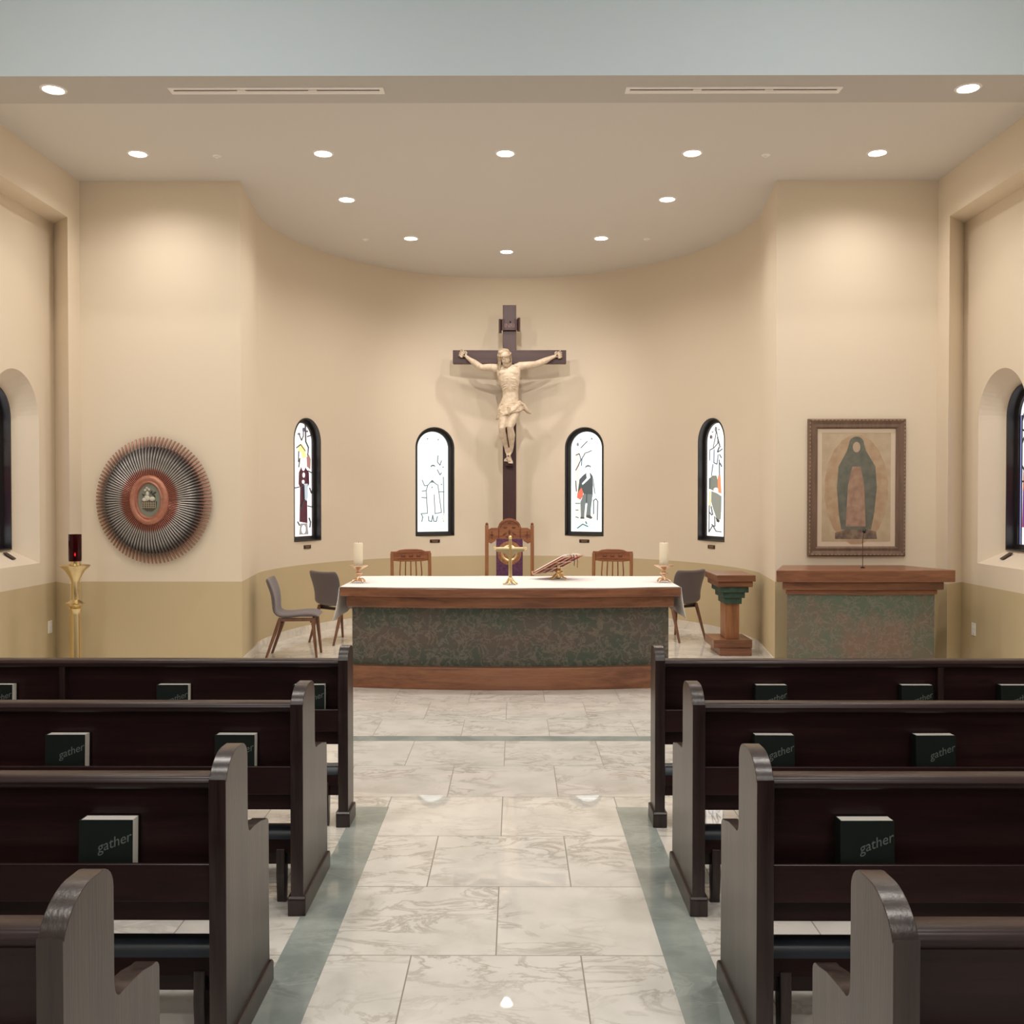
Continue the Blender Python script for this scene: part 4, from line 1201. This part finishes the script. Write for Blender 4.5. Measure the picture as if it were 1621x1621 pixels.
tb = obj('title_scroll', b, mat('scroll_wood', (0.055, 0.022, 0.02), 0.5), cf)
text_mesh('lettering', 'INRI', 0.075, mat('scroll_letters', (0.20, 0.12, 0.11), 0.5), tb, (0.0, -0.0575, zc - 0.012), (R(90), 0, 0), 0.0015)
b = B(); ball(b, (0.01, -0.06, zc + 0.038), 0.012, 1); obj('nail', b, M_DARK, tb)

def C(px, py, y): return Vector(((px - 806.5)/121.0, y, 1.65 + (786 - py)/121.0))
def rings_loft(bm, R_, n=24):
    rr = []
    for c, rx, ry in R_:
        rr.append([bm.verts.new(c + Vector((rx*cos(2*pi*i/n), ry*sin(2*pi*i/n), 0))) for i in range(n)])
    for a, c in zip(rr, rr[1:]):
        for i in range(n): bm.faces.new((a[i], a[(i+1) % n], c[(i+1) % n], c[i]))
    bm.faces.new(rr[0][::-1]); bm.faces.new(rr[-1])
def voxel(o, size, sm=4):
    m = o.modifiers.new('r', 'REMESH'); m.mode = 'VOXEL'; m.voxel_size = size
    s = o.modifiers.new('s', 'SMOOTH'); s.factor = 0.5; s.iterations = sm
    me = bpy.data.meshes.new_from_object(o.evaluated_get(bpy.context.evaluated_depsgraph_get()))
    o.modifiers.clear(); mats = list(o.data.materials); o.data = me
    me.materials.clear()
    for q in mats: me.materials.append(q)
    me.polygons.foreach_set('use_smooth', [True]*len(me.polygons))

b = B()
TY = -0.15
rings_loft(b, [(C(807, 655, TY), 0.094, 0.079), (C(807, 648, TY), 0.123, 0.089), (C(807, 640, TY), 0.127, 0.090), (C(808, 630, TY - .005), 0.108, 0.078), (C(808, 622, TY - .012), 0.101, 0.074),
               (C(807.5, 614, TY - .02), 0.114, 0.086), (C(806.5, 605, TY - .03), 0.136, 0.100), (C(805.5, 596, TY - .03), 0.152, 0.105), (C(805, 589, TY - .02), 0.156, 0.097), (C(805, 583, TY - .01), 0.149, 0.076), (C(804, 578.5, TY), 0.083, 0.053)])
# chest, ribs, belly
for s in (-1, 1):
    ball(b, C(805 + s*6.6, 592, TY - 0.090), (0.072, 0.036, 0.040), 3, (0, s*0.15, 0))
    for k in range(5):
        pts = [C(807 + s*(2.5 + k*0.5), 602 + k*3.4 - 1, TY - 0.130 + k*.0085), C(807 + s*8, 601.5 + k*3.8, TY - 0.114 + k*.0085), C(807 + s*12.0, 605 + k*3.4, TY - 0.086 + k*.0085)]
        tube(b, pts, [0.008, 0.0115, 0.008], 8)
    tube(b, [C(808 + s*2.8, 612, TY - 0.098), C(808 + s*2.8, 622, TY - 0.066), C(807.5 + s*2.2, 634, TY - 0.068)], [0.016, 0.019, 0.012], 10)
    ball(b, C(805 + s*10.5, 584.5, TY - 0.02), (0.045, 0.040, 0.035), 2)
    tube(b, [C(804.5 + s*1.5, 582, TY - 0.080), C(804.5 + s*14, 580.5, TY - 0.056)], [0.009, 0.008], 8)
# neck
tube(b, [C(805, 584, TY - 0.01), C(803, 577, TY - 0.03), C(801, 572, TY - 0.05)], [0.052, 0.044, 0.042], 14)
# arms: shoulder, elbow, wrist
armL = [C(795, 583, TY), C(789, 583.5, TY), C(776, 582, TY + .02), (C(763, 581.5, TY + .045)), C(758, 579, TY + .05), C(750, 573, TY + .07), C(742, 567, TY + .085), C(738, 563.5, TY + .09)]
armR = [C(816, 583, TY), C(823, 580.5, TY), C(837, 578.5, TY + .02), C(848, 576.5, TY + .045), C(854, 574.5, TY + .05), C(864, 570, TY + .07), C(874, 565, TY + .085), C(878, 563.5, TY + .09)]
rad = [0.052, 0.056, 0.050, 0.042, 0.044, 0.040, 0.026, 0.023]
for a in (armL, armR):
    tube(b, a, rad, 14)
    ball(b, a[2] + Vector((0, -0.012, 0.004)), (0.055, 0.034, 0.034), 2)
    ball(b, a[4] + (a[5] - a[4])*0.3 + Vector((0, -0.008, -0.004)), (0.040, 0.030, 0.030), 2)
# hands, fingers half curled towards the viewer
for s, w_, pc in ((-1, C(738, 563.5, TY + .09), C(734.0, 561.0, TY + .10)), (1, C(878, 563.5, TY + .09), C(882.5, 562.0, TY + .10))):
    d = (pc - w_).normalized(); side = Vector((-d.z, 0, d.x)) * (1 if s < 0 else -1)   # towards the thumb
    if side.z < 0: side = -side
    tube(b, [w_, w_ + (pc - w_)*0.5, pc], [0.024, 0.036, 0.042], 12, flat=0.55)
    tip0 = pc + d*0.018
    for k, ln in enumerate((0.066, 0.076, 0.068, 0.052)):
        o_ = side * (0.034 - 0.022*k)
        p0 = pc + o_; p1 = tip0 + o_*1.25 + d*ln*0.35; p2 = p1 + d*ln*0.30 + Vector((0, -0.026, 0.004)); p3 = p2 + Vector((0, -0.016, 0)) - d*0.008 + side*0.002
        tube(b, [p0, p1, p2, p3], [0.0125, 0.0115, 0.0105, 0.0085], 8)
    q0 = w_ + (pc - w_)*0.5 + side*0.018
    tube(b, [q0, q0 + side*0.026 + d*0.006 + Vector((0, -0.014, 0)), q0 + side*0.034 + d*0.030 + Vector((0, -0.030, 0))], [0.015, 0.013, 0.010], 8)
# legs
for hip, mid, knee, calf, ank, heel in ((C(801, 648, TY), C(797.5, 664, TY - .055), C(795, 679, TY - .095), C(796, 690, TY - .050), C(801.5, 708, TY + .03), C(803.5, 716, TY + .055)),
                                        (C(814, 648, TY), C(812.0, 662, TY - .065), C(807.5, 677, TY - .11), C(809.5, 689, TY - .055), C(809.8, 708, TY + .02), C(808.0, 715, TY + .05))):
    k1 = knee + (calf - knee)*0.35
    tube(b, [hip, hip + (mid - hip)*0.5, mid, mid + (knee - mid)*0.6, knee, k1, calf, calf + (ank - calf)*0.5, ank, heel], [0.072, 0.074, 0.067, 0.056, 0.047, 0.043, 0.051, 0.040, 0.028, 0.031], 16)
    ball(b, knee + Vector((0, -0.018, 0)), (0.030, 0.026, 0.034), 2)
    ball(b, calf + Vector((0, 0.012, 0.01)), (0.034, 0.038, 0.06), 2)
# crossed feet, toes pointing down
for h, t_, sg, dy in ((C(803.5, 716, TY + .055), C(807.5, 730, TY + .025), 1, -0.0), (C(808.5, 715, TY + .045), C(803.0, 727, TY + .045), -1, 0.02)):
    tube(b, [h, h + (t_ - h)*0.5 + Vector((0, -0.012, 0)), t_], [0.028, 0.031, 0.033], 12, flat=0.62)
    v = (t_ - h).normalized(); sd = Vector((v.z, 0, -v.x))
    for k in range(5):
        r_ = (0.0125, 0.0095, 0.009, 0.0085, 0.008)[k]
        p0 = t_ + sd*sg*(0.022 - 0.0115*k) * -1
        tube(b, [p0, p0 + v*(0.028 - 0.003*k), p0 + v*(0.038 - 0.004*k) + Vector((0, -0.010, 0))], [r_, r_, r_*0.75], 8)
# head bowed to the viewer's left, with a face
HC = C(799.3, 568.5, TY - 0.075)
HM = Matrix.Translation(HC) @ Euler((R(24), R(-14), R(12))).to_matrix().to_4x4()
def hb(c, r, sub=3, rot=None):
    M_ = HM @ Matrix.Translation(c)
    if rot: M_ = M_ @ Euler(rot).to_matrix().to_4x4()
    bmesh.ops.create_icosphere(b, subdivisions=sub, radius=1.0, matrix=M_ @ Matrix.Diagonal((r[0], r[1], r[2], 1)))
hb((0, 0.012, 0.028), (0.070, 0.082, 0.078)); hb((0, -0.018, -0.030), (0.056, 0.058, 0.062)); hb((0, -0.040, -0.072), (0.034, 0.030, 0.026))
hb((0, -0.085, -0.012), (0.0085, 0.012, 0.026), 2, (R(-14), 0, 0)); hb((0, -0.091, -0.032), (0.013, 0.012, 0.008), 2)
for s in (-1, 1):
    hb((s*0.024, -0.066, 0.020), (0.022, 0.014, 0.007), 2, (0, s*0.15, 0)); hb((s*0.034, -0.056, -0.022), (0.017, 0.016, 0.015), 2)
    hb((s*0.023, -0.068, 0.003), (0.011, 0.008, 0.006), 2); hb((s*0.070, 0.0, -0.008), (0.010, 0.020, 0.026), 2)
hb((0, -0.077, -0.051), (0.017, 0.009, 0.004), 2); hb((0, -0.075, -0.059), (0.014, 0.009, 0.005), 2)
fig = obj('carved_figure', b, M_IVORY, cf)
voxel(fig, 0.0050, 1)
fig['label'] = 'pale carved figure with outstretched arms and bowed head'
# hair, beard and wreath
b = B()
hb((0, 0.030, 0.046), (0.075, 0.084, 0.072)); hb((0, 0.050, -0.02), (0.074, 0.060, 0.08))
random.seed(11)
def hp(x, y, z): return HM @ Vector((x, y, z))
for i in range(34):
    a = R(-25) + R(230)*i/33        # from the right temple round the back to the left
    ca, sa = cos(a), sin(a)
    p = [hp(0.010*ca, 0.02 + 0.010*sa, 0.108), hp(0.060*ca, 0.015 + 0.068*sa, 0.088), hp(0.079*ca, 0.012 + 0.086*sa, 0.030), hp(0.081*ca + .006*random.uniform(-1, 1), 0.014 + 0.080*sa, -0.035)]
    fall = 0.11 if abs(ca) > 0.5 else 0.07
    q = p[-1] + Vector((0.012*random.uniform(-1, 1), 0.0, -fall*0.5)); p.append(q); p.append(q + Vector((0.012*random.uniform(-1, 1), 0.006, -fall*0.5)))
    tube(b, p, [0.012, 0.014, 0.0125, 0.012, 0.010, 0.005], 7)
for i in range(9):
    x = -0.040 + 0.010*i
    tube(b, [hp(x*1.1, -0.035 - 0.035*cos(x*30), -0.055 - 0.004*cos(x*40)), hp(x, -0.052 - 0.03*cos(x*30), -0.088), hp(x*0.55, -0.06 - 0.014*cos(x*25), -0.118)], [0.009, 0.010, 0.004], 7)
for s in (-1, 1): tube(b, [hp(s*0.002, -0.084, -0.043), hp(s*0.018, -0.079, -0.047), hp(s*0.030, -0.066, -0.062)], [0.005, 0.006, 0.004], 7)
hr = obj('hair', b, M_IVORY2, fig)
voxel(hr, 0.0052, 1)
b = B()
for k in range(3):
    pts = []
    for i in range(33):
        a = 2*pi*i/32
        pts.append(hp((0.084 + 0.004*sin(6*a + k*2))*cos(a), 0.010 + (0.094 + 0.004*cos(5*a + k))*sin(a), 0.047 + 0.007*sin(7*a + 2.1*k)))
    tube(b, pts, 0.0065, 6)
obj('wreath', b, M_IVORY2, fig, smooth=60)
# loincloth of twisted folds with a knot and a loose end
b = B()
for k in range(8):
    pts = []
    for i in range(41):
        a = 2*pi*i/40
        rx = 0.132 + 0.005*k + 0.004*sin(5*a + k*1.7); ry = 0.094 + 0.004*k + 0.004*cos(4*a + k)
        c = C(807, 641 + k*2.1, TY)
        z = c.z + (0.030 + 0.004*k)*cos(a) + 0.006*sin(3*a + k)
        pts.append(Vector((c.x + rx*cos(a), c.y + ry*sin(a), z)))
    tube(b, pts, 0.015, 8)
tube(b, [C(821, 640, TY - .05), C(815, 649, TY - .11), C(807, 654, TY - .125), C(797, 656, TY - .10), C(790, 650, TY - .05)], [0.018, 0.022, 0.024, 0.022, 0.016], 10, flat=0.6)
tube(b, [C(806, 646, TY - .115), C(805, 654, TY - .118), C(806, 661, TY - .10)], [0.035, 0.030, 0.010], 10, flat=0.5)
tube(b, [C(792, 640, TY - .06), C(790.5, 648, TY - .07), C(788, 655, TY - .06)], [0.016, 0.022, 0.012], 10, flat=0.6)
ball(b, C(822, 638, TY - .03), (0.032, 0.030, 0.030), 2)
tube(b, [C(822, 638, TY - .03), C(829, 641, TY - .01), C(832, 648, TY), C(836, 652, TY + .01), C(841, 654.5, TY + .01)], [0.024, 0.034, 0.040, 0.034, 0.016], 10, flat=0.7)
tube(b, [C(821, 640, TY - .03), C(822.5, 648, TY - .03), C(820, 655, TY - .04)], [0.020, 0.026, 0.012], 10, flat=0.5)
lc = obj('loincloth', b, mat('ivory_cloth', (0.62, 0.51, 0.38), 0.6, col2=(0.46, 0.36, 0.25), vscale=25), fig)
voxel(lc, 0.0058, 1)
for c in (C(735, 561, TY + .055), C(882, 562, TY + .055), C(804.5, 722, TY + .005)):
    b = B(); lathe(b, [(0, 0), (0.012, 0.002), (0.010, 0.010), (0.004, 0.012), (0.004, 0.03), (0, 0.03)], 10)
    obj('nail', b, M_DARK, fig, c, (R(-90), 0, 0))
b = B(); prism(b, [(-0.055, 1.65 + (786-737)/121.0), (0.045, 1.65 + (786-737)/121.0), (0.05, 1.65 + (786-716)/121.0), (-0.05, 1.65 + (786-716)/121.0)], 'y', -0.075, 0.0)
obj('foot_block', b, M_CROSS, cf)

# ------------------------------------------------------------------ pews and books
PD = (1.76, 2.76, 3.765, 4.78)          # rear plane of each row
def arc(cx, cz, rx, rz, a0, a1, n):
    return [(cx + rx*cos(R(a0 + (a1-a0)*i/n)), cz + rz*sin(R(a0 + (a1-a0)*i/n))) for i in range(n + 1)]
def end_profile(screen=False):
    p = [(0, 0.0), (0, 0.835)] + arc(0.125, 0.80, 0.125, 0.097, 164, 92, 8)
    if screen:
        return [(0, 0.0), (0, 0.835)] + arc(0.085, 0.80, 0.085, 0.097, 160, 92, 6) + arc(0.105, 0.85, 0.055, 0.045, 80, 0, 5) + [(0.16, 0.0)]
    p += arc(0.165, 0.84, 0.062, 0.056, 80, 0, 6)
    p += [(0.228, 0.66)] + arc(0.258, 0.64, 0.03, 0.04, 190, 262, 4)
    p += [(0.30, 0.598), (0.38, 0.588), (0.44, 0.572)] + arc(0.445, 0.545, 0.035, 0.027, 80, 0, 4)
    p += [(0.48, 0.30), (0.488, 0.0)]
    return p
def end_panel(t, x, th, screen, out):
    b = B(); prism(b, end_profile(screen), 'x', x - th/2, x + th/2)
    e = bevel(obj('end_panel', b, M_PEWV, t, smooth=35), 0.007, 3, 40); e.modifiers['bevel'].harden_normals = True
    ln = 0.172 if screen else 0.502
    b = B()
    h = th/2 + 0.010
    pr = [(-0.010, 0), (-0.010, 0.066), (-0.001, 0.078), (ln - 0.014, 0.078), (ln, 0.066), (ln, 0)]
    prism(b, pr, 'x', x - h, x + h)
    bevel(obj('base_shoe', b, M_PEWV, e), 0.003, 1)
    return e
def build_pew(side, screen):
    """side -1 is left of the aisle; the aisle face stands at x = 0, the pew runs away from the aisle"""
    nme = 'pew_screen' if screen else 'church_pew'
    t = thing(nme, 'x', 'pew')
    L_ = 3.36 if side < 0 else 3.40
    X = lambda a: side * a
    end_panel(t, X(0.025), 0.05, screen, side)
    end_panel(t, X(L_ - 0.025), 0.05, screen, side)
    x0, x1 = sorted((X(0.05), X(L_ - 0.05)))
    b = B(); prism(b, [(0.092, 0.40), (0.112, 0.40), (0.112, 0.80), (0.092, 0.80)], 'x', x0, x1)
    obj('backrest', b, M_PEW, t)
    b = B(); prism(b, [(0.058, 0.790), (0.048, 0.800), (0.046, 0.812), (0.052, 0.822), (0.064, 0.827), (0.118, 0.827), (0.128, 0.820), (0.130, 0.806), (0.118, 0.792)], 'x', x0, x1)
    obj('top_rail', b, M_PEW, t, smooth=40)
    b = B()
    box(b, x0, x1, 0.008, 0.022, 0.476, 0.586); box(b, x0, x1, 0.020, 0.092, 0.474, 0.490)
    bevel(obj('book_rack', b, M_PEW, t), 0.002, 1)
    b = B(); box(b, x0, x1, 0.060, 0.080, 0.40, 0.474); obj('lower_rail', b, M_PEW, t)
    if screen:
        b = B(); xx = X(1.455 if side < 0 else 1.447); box(b, xx - 0.015, xx + 0.015, 0.060, 0.094, 0.40, 0.79)
        bevel(obj('batten', b, M_PEWV, t), 0.003)
    else:
        b = B(); prism(b, [(0.112, 0.425), (0.47, 0.435), (0.485, 0.45), (0.47, 0.462), (0.30, 0.452), (0.112, 0.445)], 'x', x0, x1); obj('seat', b, M_PEW, t)
        for a in (1.15, 2.25):
            b = B(); prism(b, [(0.16, 0.0), (0.44, 0.0), (0.44, 0.05), (0.32, 0.10), (0.32, 0.36), (0.44, 0.43), (0.14, 0.425), (0.20, 0.36), (0.20, 0.10), (0.16, 0.05)], 'x', X(a) - 0.02, X(a) + 0.02)
            obj('seat_support', b, M_PEWV, t)
    # folded kneeler under the back
    y0 = 0.13 if not screen else 0.02
    k0, k1 = sorted((X(0.055), X(L_ - 0.055)))
    b = B()
    prism(b, [(y0 - 0.01, 0.205), (y0 + 0.0, 0.255), (y0 + 0.07, 0.262), (y0 + 0.07, 0.205)], 'x', k0, k1)
    box(b, k0, k1, y0 + 0.012, y0 + 0.030, 0.150, 0.206)
    kn = obj('kneeler', b, M_PEW, t)
    b = B(); prism(b, [(y0 - 0.002, 0.256), (y0 + 0.004, 0.288), (y0 + 0.02, 0.298), (y0 + 0.062, 0.300), (y0 + 0.074, 0.288), (y0 + 0.074, 0.256)], 'x', k0, k1)
    obj('kneeler_pad', b, M_PAD, kn, smooth=50)
    for a in (0.118, 1.2, 2.2, L_ - 0.118):
        b = B(); prism(b, [(y0 - 0.005, 0.0), (y0 + 0.03, 0.0), (y0 + 0.045, 0.17), (y0 + 0.03, 0.22), (y0 - 0.012, 0.22), (y0 - 0.018, 0.12)], 'x', X(a) - 0.018, X(a) + 0.018)
        bevel(obj('kneeler_leg', b, M_PEWV, kn), 0.004, 2)
    return t
order = ('nearest row', 'second row from the camera', 'third row from the camera')
for side, wd_ in ((-1, 'left'), (1, 'right')):
    proto = build_pew(side, False)
    xa = -0.835 if side < 0 else 0.695
    for i in range(3):
        o = proto if i == 0 else copy_tree(proto)
        o.location = (xa, PD[i], 0)
        tag(o, 'dark stained oak pew %s of the aisle, %s' % (wd_, order[i]), 'pew', 'dark oak pews beside the aisle')
    o = build_pew(side, True); o.location = (xa, PD[3], 0)
    tag(o, 'dark oak front screen %s of the aisle, in the frontmost row by the altar' % wd_, 'pew', 'dark oak pews beside the aisle')

def build_book():
    t = thing('hymnal', 'x', 'book')
    w_, h_, d_ = 0.156, 0.212, 0.050
    b = B()
    box(b, -w_/2, w_/2, -d_/2, -d_/2 + 0.003, 0, h_); box(b, -w_/2, w_/2, d_/2 - 0.003, d_/2, 0, h_); box(b, -w_/2 - 0.002, -w_/2 + 0.002, -d_/2, d_/2, 0, h_)
    c = bevel(obj('cover', b, M_BOOK, t), 0.001, 1)
    b = B(); box(b, -w_/2 + 0.003, w_/2 - 0.002, -d_/2 + 0.0032, d_/2 - 0.0032, 0.002, h_ - 0.001); obj('pages', b, M_PAGES, t)
    text_mesh('cover_title', 'gather', 0.041, M_TITLE, c, (0.022, -d_/2 - 0.0006, 0.146), (R(90), R(-20), 0), 0.0004, 0.35)
    return t
bk0 = build_book()
BOOKS = [(2.76, 168, 0.0, 0, 'green hymnal in the rack, left pew second row from the camera'),
         (3.765, 103, 0.02, 0, 'green hymnal in the left third-row rack, farther from the aisle'),
         (3.765, 372, -0.02, 0, 'green hymnal in the left third-row rack, near the aisle end'),
         (4.78, -6, 0.0, 0, 'green hymnal in the left front screen, at the photo edge'),
         (4.78, 273, 0.0, 0, 'green hymnal in the left front screen, middle of three'),
         (4.78, 489, 0.02, 0, 'green hymnal in the left front screen, nearest the aisle'),
         (2.76, 1372, 0.02, 0, 'green hymnal in the rack, right pew second row from the camera'),
         (3.765, 1226, -0.04, 0, 'green hymnal in the right third-row rack, near the aisle end'),
         (3.765, 1480, 0.05, 0, 'green hymnal in the right third-row rack, farther from the aisle'),
         (4.78, 1221, 0.0, 0, 'green hymnal in the right front screen, nearest the aisle'),
         (4.78, 1451, 0.0, 0, 'green hymnal in the right front screen, left of the batten'),
         (4.78, 1608, 0.0, 0, 'green hymnal in the right front screen, right of the batten')]
for i, (d, px, yaw, _, lb) in enumerate(BOOKS):
    o = bk0 if i == 0 else copy_tree(bk0)
    o.location = ((px - 816)/1525*(d + 0.055), d + 0.053, 0.4925)
    o.rotation_euler = (R(-2.0), 0, yaw*0.4)
    tag(o, lb, 'book', 'hymnals in the pew racks')
